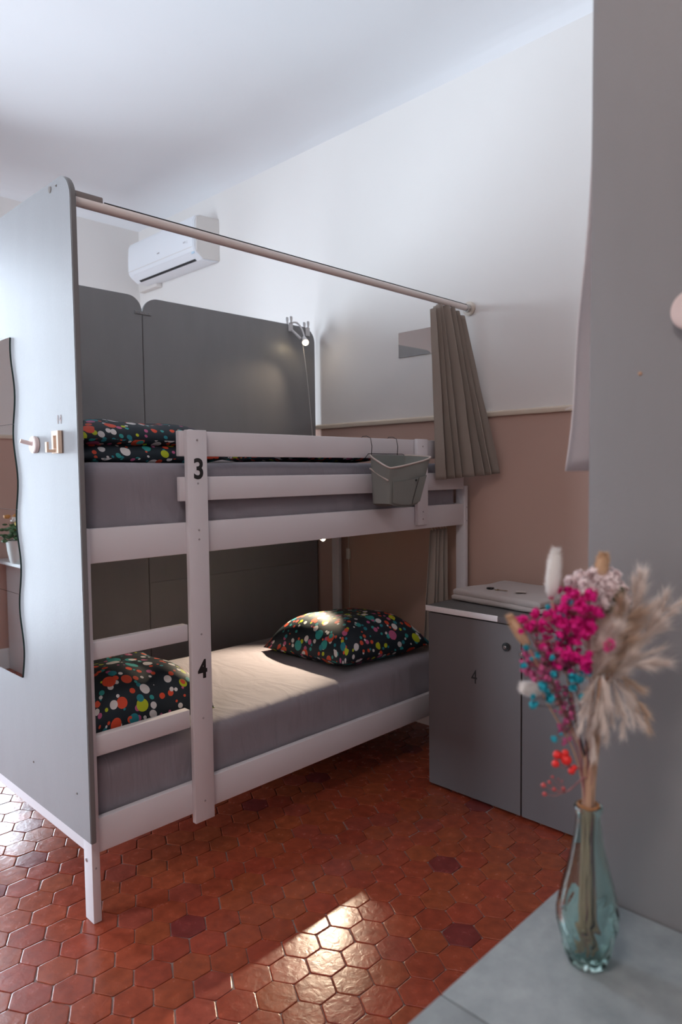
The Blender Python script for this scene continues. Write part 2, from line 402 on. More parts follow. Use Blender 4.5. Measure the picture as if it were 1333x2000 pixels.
w = thing('window_2', 'second tall white french window', 'window'); del w['label']; del w['category']; struct(w)
ym = (V0+V1)/2
for (a, bb) in ((V0, ym), (ym, V1)):
    bm = bmesh.new()
    box_bm(XL-.10, XL-.055, a, a+.05, WZ0, WZ1, .003, bm=bm); box_bm(XL-.10, XL-.055, bb-.05, bb, WZ0, WZ1, .003, bm=bm)
    for zz in (WZ0, .78, 1.70, 2.40, WZ1-.06): box_bm(XL-.098, XL-.057, a+.05, bb-.05, zz, zz+(.06 if zz in (WZ0, WZ1-.06) else .03), .003, bm=bm)
    mesh_obj('window_leaf', bm, M['base'], w)
    box('window_pane', XL-.08, XL-.076, a+.045, bb-.045, WZ0+.05, WZ1-.05, M['pane'], w, 0)

# ------------------------------------------------------------------ bunk bed
bed = thing('bunk_bed', 'white painted wooden bunk bed numbered 3 and 4 with short ladder', 'bunk bed', (.975, 2.09, 0))
Wd = M['wood']
def bpart(name, x0, x1, y0, y1, z0, z1, bev=.003): return box(name, x0, x1, y0, y1, z0, z1, Wd, bed, bev)
X0, X1, Y0, Y1 = .974, 3.052, 2.086, 3.066
for (a, c) in ((X0, Y0), (X1-.028, Y0), (X0, Y1-.057), (X1-.028, Y1-.057)):
    top = (1.262 if a == X0 else 1.35) if c == Y0 else 1.576
    bpart('post', a, a+.028, c, c+.057, 0, top)
rl = bpart('side_rail', X0+.028, X1-.028, 2.092, 2.117, 1.151, 1.260)
bpart('side_rail', X0+.028, X1-.028, 2.092, 2.117, .222, .334)
bpart('side_rail', X0+.028, X1-.028, 3.035, 3.06, 1.151, 1.260)
bpart('side_rail', X0+.028, X1-.028, 3.035, 3.06, .222, .334)
bpart('guard_rail', 1.333, 2.806, 2.092, 2.112, 1.489, 1.577)
bpart('guard_rail', 1.333, X1-.028, 2.092, 2.112, 1.334, 1.418)
bpart('guard_rail', X0+.028, X1-.028, 3.038, 3.058, 1.489, 1.577)
bpart('guard_rail', X0+.028, X1-.028, 3.038, 3.058, 1.334, 1.418)
for xx in (X0+.003, X1-.025):
    for z0, z1 in ((.222, .334), (1.151, 1.26)): bpart('end_rail', xx, xx+.022, 2.143, 3.009, z0, z1)
bpart('end_rail', X1-.025, X1-.003, 2.143, 3.009, 1.335, 1.418)
lad = bpart('ladder_post', 1.352, 1.433, 2.070, 2.092, .192, 1.580)
bpart('guard_post', 2.618, 2.698, 2.072, 2.092, 1.172, 1.580)
bpart('ladder_rung', X0+.028, 1.352, 2.092, 2.125, .845, .903)
bpart('ladder_rung', X0+.028, 1.352, 2.092, 2.125, .535, .600)
for z0 in (.25, 1.17):
    bm = bmesh.new()
    for k in range(14):
        xx = 1.02+k*.147; box_bm(xx, xx+.07, 2.117, 3.035, z0+.01, z0+.028, .002, bm=bm)
    sl = mesh_obj('slatted_base', bm, Wd, bed)
sc = disc_bm((0, 0, 0), (0, 1, 0), .0035, .003, 10); scm = mesh_obj('screw', sc, M['plug'], bed); smesh = scm.data
spots = [(1.392, 2.070, z) for z in (1.545, 1.395, 1.232, 1.20, .865, .565, .265)]+[(2.658, 2.072, z) for z in (1.545, 1.235, 1.20)]+[(3.040, 2.086, z) for z in (1.24, 1.17, .69)]+[(.987, 2.086, .18)]
scm.location = Vector(spots[0]); scm.parent = bed; scm.matrix_parent_inverse = Matrix.Translation(bed.location).inverted()
for p in spots[1:]:
    c = scm.copy(); COL.objects.link(c); c.location = p; c.parent = bed; c.matrix_parent_inverse = Matrix.Translation(bed.location).inverted()
place_text('number', '3', .098, (1.396, 2.0697, 1.442), (1, 0, 0), (0, 0, 1), M['numblack'], bed, offset=.0022, sx=.95)
place_text('number', '4', .088, (1.394, 2.0697, .737), (1, 0, 0), (0, 0, 1), M['numblack'], bed, offset=.0032, sx=.82)
bb = mesh_obj('end_bolt', disc_bm((.9735, 2.12, .20), (1, 0, 0), .006, .004, 16), M['steel'], bed)
bb2 = mesh_obj('side_bolt', disc_bm((2.98, 2.09, .19), (0, 1, 0), .008, .01, 12), M['steel'], bed)

# ------------------------------------------------------------------ boards round the bunk
def board(name, poly, axis, a0, a1, label, bev=.002, cat='partition board', edge='paneledge'):
    b = prism_bm(poly, axis, a0, a1, bev)
    for f in b.faces:
        nv = f.normal; ax = {'x': nv.x, 'y': nv.y, 'z': nv.z}[axis]
        f.material_index = 0 if abs(ax) > .9 else 1
    o = mesh_obj(name, b, [M['panel'], M[edge]], auto=35)
    return tag(o, label, cat)
def round_poly(u0, u1, v0, v1, rad, corners):
    """corners: set of 'tl','tr' (u0 side = l)"""
    out = [(u0, v0), (u1, v0)]
    def arc(cu, cv, a0, a1):
        for k in range(9):
            a = math.radians(a0+(a1-a0)*k/8); out.append((cu+rad*math.cos(a), cv+rad*math.sin(a)))
    if 'tr' in corners: arc(u1-rad, v1-rad, 0, 90)
    else: out.append((u1, v1))
    if 'tl' in corners: arc(u0+rad, v1-rad, 90, 180)
    else: out.append((u0, v1))
    return out
ZP = 2.326
endp = board('partition_board', round_poly(2.048, 3.25, .283, ZP, .075, {'tl', 'tr'}), 'x', .955, .974, 'tall pale grey board across the ladder end of the bunk, carrying the wavy mirror')
def on_board(o, parent): o.parent = parent; return o
def pmark(parent, c, axis, r, t, m, name='screw'):
    return mesh_obj(name, disc_bm(c, axis, r, t, 16, min(r, t)*.3), m, parent)
for p in ((2.181, 2.303, .010), (2.137, 2.303, .0035), (2.473, .425, .0035), (2.133, .42, .0035)):
    pmark(endp, (.954, p[0], p[1]), (1, 0, 0), p[2], .004, M['screw'])
place_text('number', '14', .040, (.9548, 2.172, 1.601), (0, -1, 0), (0, 0, 1), M['numbeige'], endp, sx=.9)
bl = board('partition_board', round_poly(.976, 1.873, .283, ZP, .075, {'tr'}), 'y', 3.25, 3.268, 'dark grey board behind the bunk, beside the ladder end, one rounded top corner')
br = board('partition_board', round_poly(1.876, 3.076, .866, ZP, .09, {'tl', 'tr'}), 'y', 3.25, 3.268, 'wide dark grey upper board behind the bunk with the clip lamp on top')
brl = board('partition_board', [(1.876, .02), (3.076, .02), (3.076, .8655), (1.876, .8655)], 'y', 3.25, 3.268, 'dark grey lower board behind the bottom bunk mattress')
for q in (bl, brl):   # battens: some carry the back boards, two are added to block light leaks
    pass
mesh_obj('support_or_gap_batten', box_bm(1.84, 1.9, 3.268, 3.29, .3, 2.23, .002), M['paneledge'], bl)  # added behind the seam to stop daylight leaking through
mesh_obj('support_or_gap_batten', box_bm(1.40, 1.46, 3.268, 3.29, 0, 2.0, .002), M['paneledge'], bl)
mesh_obj('support_or_gap_batten', box_bm(2.45, 2.51, 3.268, 3.29, .87, 2.0, .002), M['paneledge'], br)
mesh_obj('support_or_gap_batten', box_bm(2.45, 2.51, 3.268, 3.29, 0, .86, .002), M['paneledge'], brl)
mesh_obj('support_or_gap_batten', box_bm(3.04, 3.098, 3.268, 3.30, 0, 1.56, .002), M['paneledge'], brl)  # unseen strip added to block daylight at the gap by the wall
j = mesh_obj('joining_plate', box_bm(1.830, 1.925, 3.246, 3.25, 2.236, 2.252, .001), M['panel'], br)
for xx in (1.84, 1.862, 1.888, 1.912): mesh_obj('screw', disc_bm((xx, 3.245, 2.244), (0, 1, 0), .003, .003, 8), M['screw'], j)
rp = board('partition_board', round_poly(-.55, .4635, 0, ZP, .075, {'tl'}), 'x', .978, .997, 'big grey board at the right behind the vase and countertop', bev=.0085, edge='white_or_lit_edge')  # white edge colour paints in the light caught along the chamfer
pmark(rp, (.977, .498*.98/1.2*1.0-.0, 1.56), (1, 0, 0), .0001, .001, M['screw']) if False else None
pmark(rp, (.9775, .388, 1.559), (1, 0, 0), .0026, .003, M['stemtan'])

# wavy mirror in four tiles
def wave(z): return 2.527+.013*math.cos(2*PI*(z-1.862)/.299)-(z-1.31)*.03*0
mz = [.713, 1.012, 1.310, 1.608, 1.906]
pos = ['lowest', 'second lowest', 'third', 'topmost']
for k in range(4):
    z0, z1 = mz[k]+.0006, mz[k+1]-.0006; N = 24
    prof = [(wave(z0+(z1-z0)*i/N), z0+(z1-z0)*i/N) for i in range(N+1)]
    poly = prof+[(y+.27, z) for y, z in prof[::-1]]
    b = prism_bm(poly, 'x', .9495, .9548)
    for f in b.faces: f.material_index = 0 if f.normal.x < -.9 else 1
    tag(mesh_obj('wavy_mirror_tile', b, [M['mirror'], M['mirroredge']]),
        ['lowest wavy-edged mirror tile on the pale end board, showing floor', 'wavy-edged mirror tile showing the potted plant shelf, second from the bottom',
         'wavy-edged mirror tile level with the two wooden hooks, second from the top', 'topmost wavy-edged mirror tile on the pale end board'][k], 'mirror', 'wavy mirror tiles')
# round peg and square hook
pg = thing('round_peg', 'round whitewashed wooden disc peg beside the wavy mirror', 'wall hook', (.955, 2.365, 1.53))
mesh_obj('backplate', disc_bm((.9475, 2.352, 1.530), (1, 0, 0), .028, .015, 32, .002), M['pinkbeech'], pg, auto=40)
tube('peg', [(.942, 2.352, 1.532), (.905, 2.358, 1.542)], .0068, M['pinkbeech'], pg, 14)
hk = thing('square_hook', 'square pale wooden frame hook on the end board, under the small number', 'wall hook', (.955, 2.19, 1.53))
bm = bmesh.new()
for (y0, y1, z0, z1) in ((2.150, 2.163, 1.497, 1.567), (2.185, 2.198, 1.497, 1.567), (2.163, 2.185, 1.552, 1.567), (2.163, 2.185, 1.497, 1.512)):
    box_bm(.939, .955, y0, y1, z0, z1, .001, bm=bm)
mesh_obj('frame', bm, M['beech'], hk)
mesh_obj('backplate', box_bm(.9515, .955, 2.150, 2.198, 1.497, 1.567), M['pinkbeech'], hk)
bm = bmesh.new(); box_bm(.919, .939, 2.172, 2.186, 1.500, 1.509, .001, bm=bm); box_bm(.913, .920, 2.172, 2.186, 1.500, 1.532, .001, bm=bm)
mesh_obj('prong', bm, M['beech'], hk)
p2 = thing('round_peg', 'round white peg on the big grey board at the right edge', 'wall hook', (.978, .40, 1.63))
mesh_obj('backplate', disc_bm((.970, .319, 1.632), (1, 0, 0), .026, .015, 40, .003), M['pinkbeech'], p2, auto=40)
tube('peg', [(.964, .316, 1.630), (.950, .312, 1.628)], .0068, M['pinkbeech'], p2, 14)

# ------------------------------------------------------------------ mattresses and bedding
def soft_box(x0, x1, y0, y1, z0, z1, rad, res, disp):
    b = bmesh.new()
    nx, ny, nz = [max(2, int(round(d/res))) for d in (x1-x0, y1-y0, z1-z0)]
    verts = {}
    cx, cy, cz = (x0+x1)/2, (y0+y1)/2, (z0+z1)/2; hx, hy, hz = (x1-x0)/2, (y1-y0)/2, (z1-z0)/2
    def V(i, j, k):
        key = (i, j, k)
        if key in verts: return verts[key]
        p = Vector((x0+(x1-x0)*i/nx, y0+(y1-y0)*j/ny, z0+(z1-z0)*k/nz))
        q = p-Vector((cx, cy, cz))
        inner = Vector((max(-hx+rad, min(hx-rad, q.x)), max(-hy+rad, min(hy-rad, q.y)), max(-hz+rad, min(hz-rad, q.z))))
        d = q-inner
        if d.length > 1e-6: d = d.normalized()*rad
        pp = Vector((cx, cy, cz))+inner+d
        nn = d.normalized() if d.length > 1e-6 else Vector((0, 0, 1))
        pp += nn*disp(pp, nn)
        verts[key] = b.verts.new(pp); return verts[key]
    for k in (0, nz):
        for i in range(nx):
            for j in range(ny):
                q = [V(i, j, k), V(i+1, j, k), V(i+1, j+1, k), V(i, j+1, k)]
                b.faces.new(q if k else q[::-1])
    for j in (0, ny):
        for i in range(nx):
            for k in range(nz):
                q = [V(i, j, k), V(i+1, j, k), V(i+1, j, k+1), V(i, j, k+1)]
                b.faces.new(q[::-1] if j else q)
    for i in (0, nx):
        for j in range(ny):
            for k in range(nz):
                q = [V(i, j, k), V(i, j+1, k), V(i, j+1, k+1), V(i, j, k+1)]
                b.faces.new(q if i else q[::-1])
    return b
def sheet_disp(z0, z1, s):
    def f(p, nn):
        u = noise.noise(Vector((p.x*3+s, p.y*3, p.z*3)))*.008
        v = max(0, 1-(p.z-z0)/(z1-z0))
        side = abs(nn.y)+abs(nn.x)
        w1 = noise.noise(Vector((p.x*22+s+p.z*9, p.y*22, p.z*5)))*.014*v*min(1, side)
        diag = math.sin((p.x*1.0+p.z*2.6+noise.noise(Vector((p.x*2+s, 0, p.z*3)))*.5)*16)*.0035*min(1, side)*(.4+noise.noise(Vector((p.x*1.7+s, p.y, 4))))
        return u+w1+diag
    return f
b = soft_box(1.008, 3.015, 2.128, 3.028, 1.199, 1.470, .045, .022, sheet_disp(1.2, 1.48, 1.0))
mt = mesh_obj('mattress', b, M['sheet'], smooth=True); tag(mt, 'upper bunk mattress in a grey fitted sheet, behind the number 3 guard rails', 'mattress', 'grey sheeted mattresses')
b = soft_box(1.008, 3.015, 2.125, 3.028, .279, .512, .04, .022, sheet_disp(.28, .51, 5.0))
mb = mesh_obj('mattress', b, M['sheet'], smooth=True); tag(mb, 'lower bunk mattress in a grey fitted sheet lit by warm lamplight', 'mattress', 'grey sheeted mattresses')

def pillow_bm(w, d, h, n=36, pw=.55, seed=0, wr=.006, corner=.06, uvs=1.0, crease=None, flat=.25):
    b = bmesh.new(); uvl = b.loops.layers.uv.new('UVMap'); G = {}
    for side in (1, -1):
        for i in range(n+1):
            for j in range(n+1):
                if side == -1 and (i in (0, n) or j in (0, n)): G[(side, i, j)] = G[(1, i, j)]; continue
                u = 2*i/n-1; v = 2*j/n-1
                pin = corner*(1-abs(v)**2*1.0)*0
                x = u*(w/2)*(1-.07*(1-v*v)); y = v*(d/2)*(1-.07*(1-u*u))
                prof = ((1-u**4)*(1-v**4))**pw if side == 1 else ((1-u**4)*(1-v**4))**.8
                z = side*h*prof*(1-flat if side == 1 else flat)
                nn = noise.noise(Vector((x*7+seed, y*7, side)))
                e = max(abs(u), abs(v))
                rad = noise.noise(Vector((math.atan2(v, u)*3.2+seed, e*1.2, 1)))
                z += (nn*wr*2+rad*wr*2.6*e*(1-e**6))*(1 if side == 1 else .2)*(prof**.3)
                if crease and side == 1: z -= crease*math.exp(-((v-.15-u*.2)/.12)**2)*prof
                vv = b.verts.new((x, y, z)); G[(side, i, j)] = vv
    UVc = {}
    for side in (1, -1):
        for i in range(n+1):
            acc = [0]
            for j in range(n): acc.append(acc[-1]+(G[(side, i, j+1)].co-G[(side, i, j)].co).length)
            for j in range(n+1): UVc[(side, i, j, 1)] = acc[j]-acc[n//2]
        for j in range(n+1):
            acc = [0]
            for i in range(n): acc.append(acc[-1]+(G[(side, i+1, j)].co-G[(side, i, j)].co).length)
            for i in range(n+1): UVc[(side, i, j, 0)] = acc[i]-acc[n//2]
    for side in (1, -1):
        for i in range(n):
            for j in range(n):
                ids = [(i, j), (i+1, j), (i+1, j+1), (i, j+1)]
                if side == -1: ids = ids[::-1]
                f = b.faces.new([G[(side, a, c)] for a, c in ids])
                for lp, (a, c) in zip(f.loops, ids): lp[uvl].uv = (UVc[(side, a, c, 0)]*uvs+seed*.37+(5 if side < 0 else 0), UVc[(side, a, c, 1)]*uvs+seed*.21)
    bmesh.ops.recalc_face_normals(b, faces=b.faces[:])
    return b
def pillow(name, label, cat, loc, rot, w, d, h, seed, group=None, **k):
    b = pillow_bm(w, d, h, seed=seed, **k)
    o = mesh_obj(name, b, M['dots'], smooth=True); o.location = loc; o.rotation_euler = rot
    return tag(o, label, cat, group)
UV = 1.0
pillow('pillow', 'dotted dark pillow glowing in lamplight at the far end of the lower bunk', 'pillow', (2.535, 2.47, .545), (.02, .06, math.radians(86)), .62, .60, .235, 1, 'dotted dark pillows', uvs=UV, pw=.62)
pillow('pillow', 'dotted dark pillow showing as a strip above the upper mattress behind the guard rail', 'pillow', (2.36, 2.58, 1.500), (0, 0, math.radians(88)), .62, .66, .13, 2, 'dotted dark pillows', uvs=UV)
pillow('folded_duvet', 'puffy dotted dark duvet folded behind the ladder rungs on the lower bunk', 'duvet', (1.235, 2.46, .555), (0, 0, math.radians(3)), .52, .64, .235, 3, uvs=UV, pw=.5, crease=.03, flat=.2)
# folded duvet on the upper bunk: two stacked layers, one mesh
b = pillow_bm(.60, .74, .115, seed=4, uvs=UV, pw=.42, flat=.4)
bmesh.ops.transform(b, matrix=Matrix.Translation((0, 0, -.028)), verts=b.verts)
b2 = pillow_bm(.58, .72, .115, seed=5, uvs=UV, pw=.42, flat=.35)
bmesh.ops.transform(b2, matrix=Matrix.Translation((-.01, 0, .036)), verts=b2.verts)
add_bm(b, b2)
o = mesh_obj('folded_duvet', b, M['dots'], smooth=True); o.location = (1.315, 2.56, 1.512)
tag(o, 'dotted dark duvet folded in two layers on the upper bunk beside the end board', 'duvet')

# ------------------------------------------------------------------ curtain rods and curtains
rodt = thing('curtain_rod', 'greige metal rod running above the numbered bunk from board to wall', 'curtain rod', (.974, 2.108, 2.262))
tube('pole', [(.974, 2.108, 2.262), (3.095, 2.108, 2.262)], .0155, M['rod'], rodt, 20)
mesh_obj('slot', box_bm(1.09, 3.08, 2.099, 2.104, 2.2755, 2.2785), M['dark'], rodt)
mesh_obj('end_cap', box_bm(.976, 1.085, 2.096, 2.118, 2.270, 2.291, .004), M['rodend'], rodt, auto=40)
fl = mesh_obj('wall_flange', disc_bm((3.093, 2.108, 2.262), (1, 0, 0), .036, .014, 32, .004), M['flange'], rodt, auto=40)
mesh_obj('flange_collar', disc_bm((3.075, 2.108, 2.262), (1, 0, 0), .019, .03, 24, .003), M['steel'], rodt, auto=40)
def curtain_bm(top, bot, folds, at, ab, nrm_t, nrm_b, nv=36, seed=0, th=.0025, per=16, hem=None):
    """top/bot: polylines of 3-D points; folds along them; at/ab fold depth at the top and bottom"""
    b = bmesh.new(); nu = folds*per
    def along(pl, t):
        pl = [Vector(p) for p in pl]; L = [0]
        for p, q in zip(pl, pl[1:]): L.append(L[-1]+(q-p).length)
        s = t*L[-1]
        for i in range(len(pl)-1):
            if s <= L[i+1] or i == len(pl)-2:
                return pl[i].lerp(pl[i+1], (s-L[i])/(L[i+1]-L[i]))
    G = []
    for i in range(nu+1):
        t = i/nu; row = []
        ph = t*folds*2*PI+1.6*math.sin(t*5+seed)+.9*math.sin(t*13+seed*2)
        a = along(top, t); c = along(bot, t)
        for j in range(nv+1):
            s = j/nv
            p = a.lerp(c, s)
            amp = at+(ab-at)*s
            nn = Vector(nrm_t).lerp(Vector(nrm_b), s).normalized()
            k = (1+.55*noise.noise(Vector((t*9+seed, s*1.3, 0))))
            off = math.sin(ph+.5*noise.noise(Vector((t*3, s*2+seed, 3))))*amp*k
            side = math.sin(2*ph)*amp*.12
            tang = (c-a).normalized().cross(nn)
            row.append(b.verts.new(p+nn*off+tang*side+nn*noise.noise(Vector((t*6+seed, s*5, 9)))*.006*s))
        G.append(row)
    for i in range(nu):
        for j in range(nv):
            b.faces.new((G[i][j], G[i][j+1], G[i+1][j+1], G[i+1][j]))
    bmesh.ops.recalc_face_normals(b, faces=b.faces[:])
    b.normal_update()
    old = b.verts[:]; of = b.faces[:]; be = [e for e in b.edges if len(e.link_faces) == 1]
    dup = {v: b.verts.new(v.co-v.normal*th) for v in old}
    for f in of: b.faces.new([dup[v] for v in f.verts][::-1])
    for e in be: b.faces.new((e.verts[0], e.verts[1], dup[e.verts[1]], dup[e.verts[0]]))
    bmesh.ops.recalc_face_normals(b, faces=b.faces[:])
    return b
cu = thing('bed_curtain', 'taupe curtain bunched at the wall end of the rod above the upper bunk', 'curtain', (2.9, 2.06, 1.37))
b = curtain_bm([(2.735, 2.075, 2.200), (2.83, 2.100, 2.245), (2.95, 2.105, 2.245), (3.02, 2.085, 2.20)], [(2.745, 2.045, 1.385), (2.90, 2.01, 1.395), (3.02, 1.95, 1.405), (3.055, 1.90, 1.415)], 7, .015, .032, (.15, 1, 0), (.5, 1, 0), seed=1.3)
mesh_obj('cloth', b, M['curtain'], cu, smooth=True)
for k in range(5):
    xx = 2.86+k*.032
    mesh_obj('hook', tube_bm([(xx, 2.108, 2.249), (xx, 2.113, 2.238), (xx+.003, 2.105, 2.232), (xx, 2.100, 2.240)], .0013, 6), M['steel'], cu)
wr = thing('curtain_wire', 'thin dark curtain wire under the upper bunk rail by the wall', 'curtain rail', (2.8, 2.16, 1.145))
tube('wire', [(2.30, 2.165, 1.147), (3.023, 2.165, 1.147)], .003, M['blackwire'], wr, 8)
c2 = thing('bed_curtain', 'small taupe curtain gathered inside the lower bunk behind the locker', 'curtain', (2.95, 2.18, .55))
b = curtain_bm([(2.83, 2.168, 1.125), (2.90, 2.165, 1.132), (2.98, 2.165, 1.132)], [(2.775, 2.172, .535), (2.90, 2.168, .535), (3.0, 2.168, .535)], 4, .012, .016, (.1, 1, 0), (.2, 1, 0), seed=4.1, nv=24)
# pull the lower part clear of the mattress edge
mesh_obj('cloth', b, M['curtain'], c2, smooth=True)
for k in range(6):
    xx = 2.85+k*.024
    mesh_obj('hook', tube_bm([(xx, 2.165, 1.152), (xx, 2.170, 1.141), (xx+.002, 2.163, 1.129)], .0014, 6), M['steel'], c2)
r2 = thing('curtain_rod', 'curtain rod hidden behind the big grey board at the right', 'curtain rod', (.997, .50, 2.2))
tube('pole', [(.997, .437, 2.262), (3.095, .437, 2.262)], .0135, M['rod'], r2, 16)
mesh_obj('wall_flange', disc_bm((3.093, .437, 2.262), (1, 0, 0), .036, .014, 24, .004), M['flange'], r2, auto=40)
c3 = thing('bed_curtain', 'pale grey linen curtain hanging beyond the edge of the big grey board', 'curtain', (1.15, .5, 1.43))
b = curtain_bm([(1.02, .44, 2.245), (1.20, .44, 2.245), (1.45, .44, 2.245)], [(1.035, .505, 1.427), (1.13, .550, 1.427), (1.42, .50, 1.427)], 5, .012, .016, (0, 1, 0), (.1, 1, 0), seed=7.7, per=14)
mesh_obj('cloth', b, M['curtain2'], c3, smooth=True)
mesh_obj('hem_seam', tube_bm([(1.05, .516, 1.53), (1.115, .566, 1.53), (1.12, .567, 1.53)], .0008, 5), M['curtain2'], c3)

# ------------------------------------------------------------------ clip lamps, cords
lp = thing('clip_lamp', 'white clip-on reading lamp, lit, on top of the wide back board', 'lamp', (2.877, 3.24, 2.33))
def clip(parent, x, y, z, m):
    for s, tilt in ((-1, .01), (1, -.008)):
        yy = y+s*.014
        b = box_bm(x-.016, x+.016, yy-.004, yy+.004, z-.048, z+.004, .002); mesh_obj('jaw', b, m, parent)
        b = prism_bm([(x-.006, z+.004), (x+.006, z+.004), (x+.012, z+.030), (x+.009, z+.042), (x-.009, z+.042), (x-.012, z+.030)], 'y', yy-.003+s*.004, yy+.003+s*.004, .001); mesh_obj('finger_grip', b, m, parent)
clip(lp, 2.872, 3.259, ZP+.005, M['lampwhite'])
neck = bez((2.878, 3.243, 2.335), (2.93, 3.23, 2.36), (2.945, 3.21, 2.29), (2.925, 3.175, 2.225), 14)
mesh_obj('gooseneck', tube_bm(neck, .0055, 10), M['lampwhite'], lp, smooth=True)
mesh_obj('arm', tube_bm([(2.872, 3.235, 2.29), (2.905, 3.19, 2.235)], .008, 10), M['lampwhite'], lp, auto=40)
mesh_obj('lamp_head', tube_bm([(2.925, 3.185, 2.245), (2.915, 3.165, 2.222), (2.905, 3.150, 2.207)], [.010, .018, .020], 16), M['lampwhite'], lp, auto=50)
mesh_obj('bulb', sphere_bm((2.903, 3.146, 2.203), .0125, 2), M['bulb'], lp, smooth=True)
mesh_obj('cord', tube_bm(bez((2.915, 3.185, 2.20), (2.96, 3.20, 2.05), (3.0, 3.22, 1.85), (3.045, 3.235, 1.52), 14), .0018, 6), M['lampwhite'], lp, smooth=True)
cpx = thing('spare_clip', 'white plastic clip on the rounded corner of the wide back board', 'clip', (3.01, 3.26, 2.33))
clip(cpx, 3.012, 3.259, ZP-.005, M['lampwhite'])
l2 = thing('clip_lamp', 'small lit reading lamp tucked under the upper bunk rail', 'lamp', (2.65, 3.03, 1.15))
clip(l2, 2.70, 3.047, 1.151+.0, M['lampwhite'])
mesh_obj('gooseneck', tube_bm(bez((2.70, 3.028, 1.13), (2.69, 2.95, 1.08), (2.67, 2.84, 1.13), (2.655, 2.765, 1.08), 14), .005, 8), M['lampwhite'], l2, smooth=True)
mesh_obj('lamp_head', tube_bm([(2.662, 2.775, 1.097), (2.655, 2.765, 1.084), (2.647, 2.752, 1.066)], [.008, .016, .018], 16), M['lampwhite'], l2, auto=50)
mesh_obj('bulb', sphere_bm((2.644, 2.748, 1.064), .010, 2), M['bulb'], l2, smooth=True)
sw = thing('cord_switch', 'pale inline cord switch hanging on the wall inside the lower bunk', 'switch', (3.09, 2.99, .94))
mesh_obj('switch_body', box_bm(3.080, 3.099, 2.975, 3.000, .895, .960, .003), M['offwhite'], sw, auto=40)
mesh_obj('cord', tube_bm([(3.095, 2.988, 1.2), (3.09, 2.988, .96), (3.09, 2.988, .895), (3.095, 2.985, .75), (3.095, 2.99, .52)], .002, 6), M['offwhite'], sw, smooth=True)

# small wall mirror
sm = thing('wall_mirror', 'small rectangular mirror on the wall beside the taupe curtain', 'mirror', (3.1, 2.38, 2.07))
mesh_obj('mirror_glass', box_bm(3.0945, 3.0985, 2.17, 2.582, 2.066, 2.207, .0008), M['mirror'], sm)
mesh_obj('backing', box_bm(3.0975, 3.0998, 2.172, 2.580, 2.068, 2.205), M['mirroredge'], sm)

# ------------------------------------------------------------------ air conditioner
ac = thing('air_conditioner', 'white split air conditioner high on the wall near the corner', 'air conditioner', (3.10, 4.75, 2.95))
prof = [(3.098, 3.262), (2.935, 3.258), (2.900, 3.245), (2.884, 3.215), (2.878, 3.12), (2.878, 3.035), (2.884, 3.010), (2.905, 2.985), (2.955, 2.953), (3.04, 2.950), (3.098, 2.962)]
mesh_obj('housing', prism_bm(prof, 'y', 4.275, 5.19, .006), M['whiteplastic'], ac, auto=30)
mesh_obj('end_cap', prism_bm([(3.099, 3.259), (2.938, 3.255), (2.905, 3.240), (2.902, 3.0), (2.96, 2.957), (3.099, 2.965)], 'y', 4.266, 4.276, .002), M['offwhite'], ac, auto=30)
def slab(name, a, bpt, y0, y1, t, m):
    a = Vector((a[0], 0, a[1])); c = Vector((bpt[0], 0, bpt[1])); d = (c-a).normalized(); nn = Vector((-d.z, 0, d.x))
    if nn.x > 0: nn = -nn
    P = [a, c, c+nn*t, a+nn*t]
    return mesh_obj(name, prism_bm([(p.x, p.z) for p in P], 'y', y0, y1), m, ac)
slab('flap', (2.890, 3.004), (2.935, 2.966), 4.33, 5.13, .003, M['whiteplastic'])
slab('air_slot', (2.937, 2.965), (2.952, 2.9545), 4.34, 5.12, .0022, M['dark'])
slab('front_seam', (2.8785, 3.03), (2.8795, 3.026), 4.29, 5.18, .001, M['offwhite'])
place_text('energy_mark', '== ::', .030, (2.8765, 4.37, 3.075), (0, -1, 0), (0, 0, 1), M['plug'], ac)
mesh_obj('badge', box_bm(2.8765, 2.8785, 4.72, 4.75, 3.075, 3.083, .0005), M['plug'], ac)
mesh_obj('sticker', box_bm(2.893, 2.897, 4.285, 4.32, 2.985, 3.0), mat('pale_blue_sticker', (.45, .6, .72, 1), .5), ac)
mesh_obj('mounting_plate', box_bm(3.045, 3.099, 5.05, 5.33, 2.925, 3.00, .006), M['offwhite'], ac, auto=40)

# ------------------------------------------------------------------ hanging caddy
cd = thing('hanging_caddy', 'grey-green felt caddy hooked over the top guard rail of the bunk', 'caddy', (2.38, 2.07, 1.5))
def caddy_pt(u, v, s):
    """u across, v depth (0 back..1 front), s 0 bottom..1 top"""
    x0, x1 = 2.262+.018*(1-s), 2.515-.022*(1-s)
    x = x0+(x1-x0)*u+v*(.03*u-.02*(1-u))*s
    y = 2.066-v*(.108+.034*s)+.0
    zt = 1.503-v*(.052*(1-u)**.8+.012)+.0
    z = 1.272+.012*v*0+(zt-1.272)*s+(.018*(u-.5)**2*4)*(1-s)
    return Vector((x, y, z))
bm = bmesh.new(); n1 = 14
path = [(0, i/n1) for i in range(n1)]+[(i/n1, 1) for i in range(n1)]+[(1, 1-i/n1) for i in range(n1)]+[(1-i/n1, 0) for i in range(n1)]
rings = []
for s in range(13):
    ring = []
    for (u, v) in path:
        p = caddy_pt(u, v, s/12)
        # rounded corners and soft belly
        cc = caddy_pt(.5, .5, s/12); q = max(abs(u-.5), abs(v-.5))*2; dg = min(abs(u-.5), abs(v-.5))*2
        p = p.lerp(cc, .09*dg**4)
        p.y -= .006*math.sin(s/12*PI)*v*math.sin(u*PI) if v == 1 else 0
        p += Vector((1, 1, 0))*noise.noise(p*14)*.004
        ring.append(bm.verts.new(p))
    rings.append(ring)
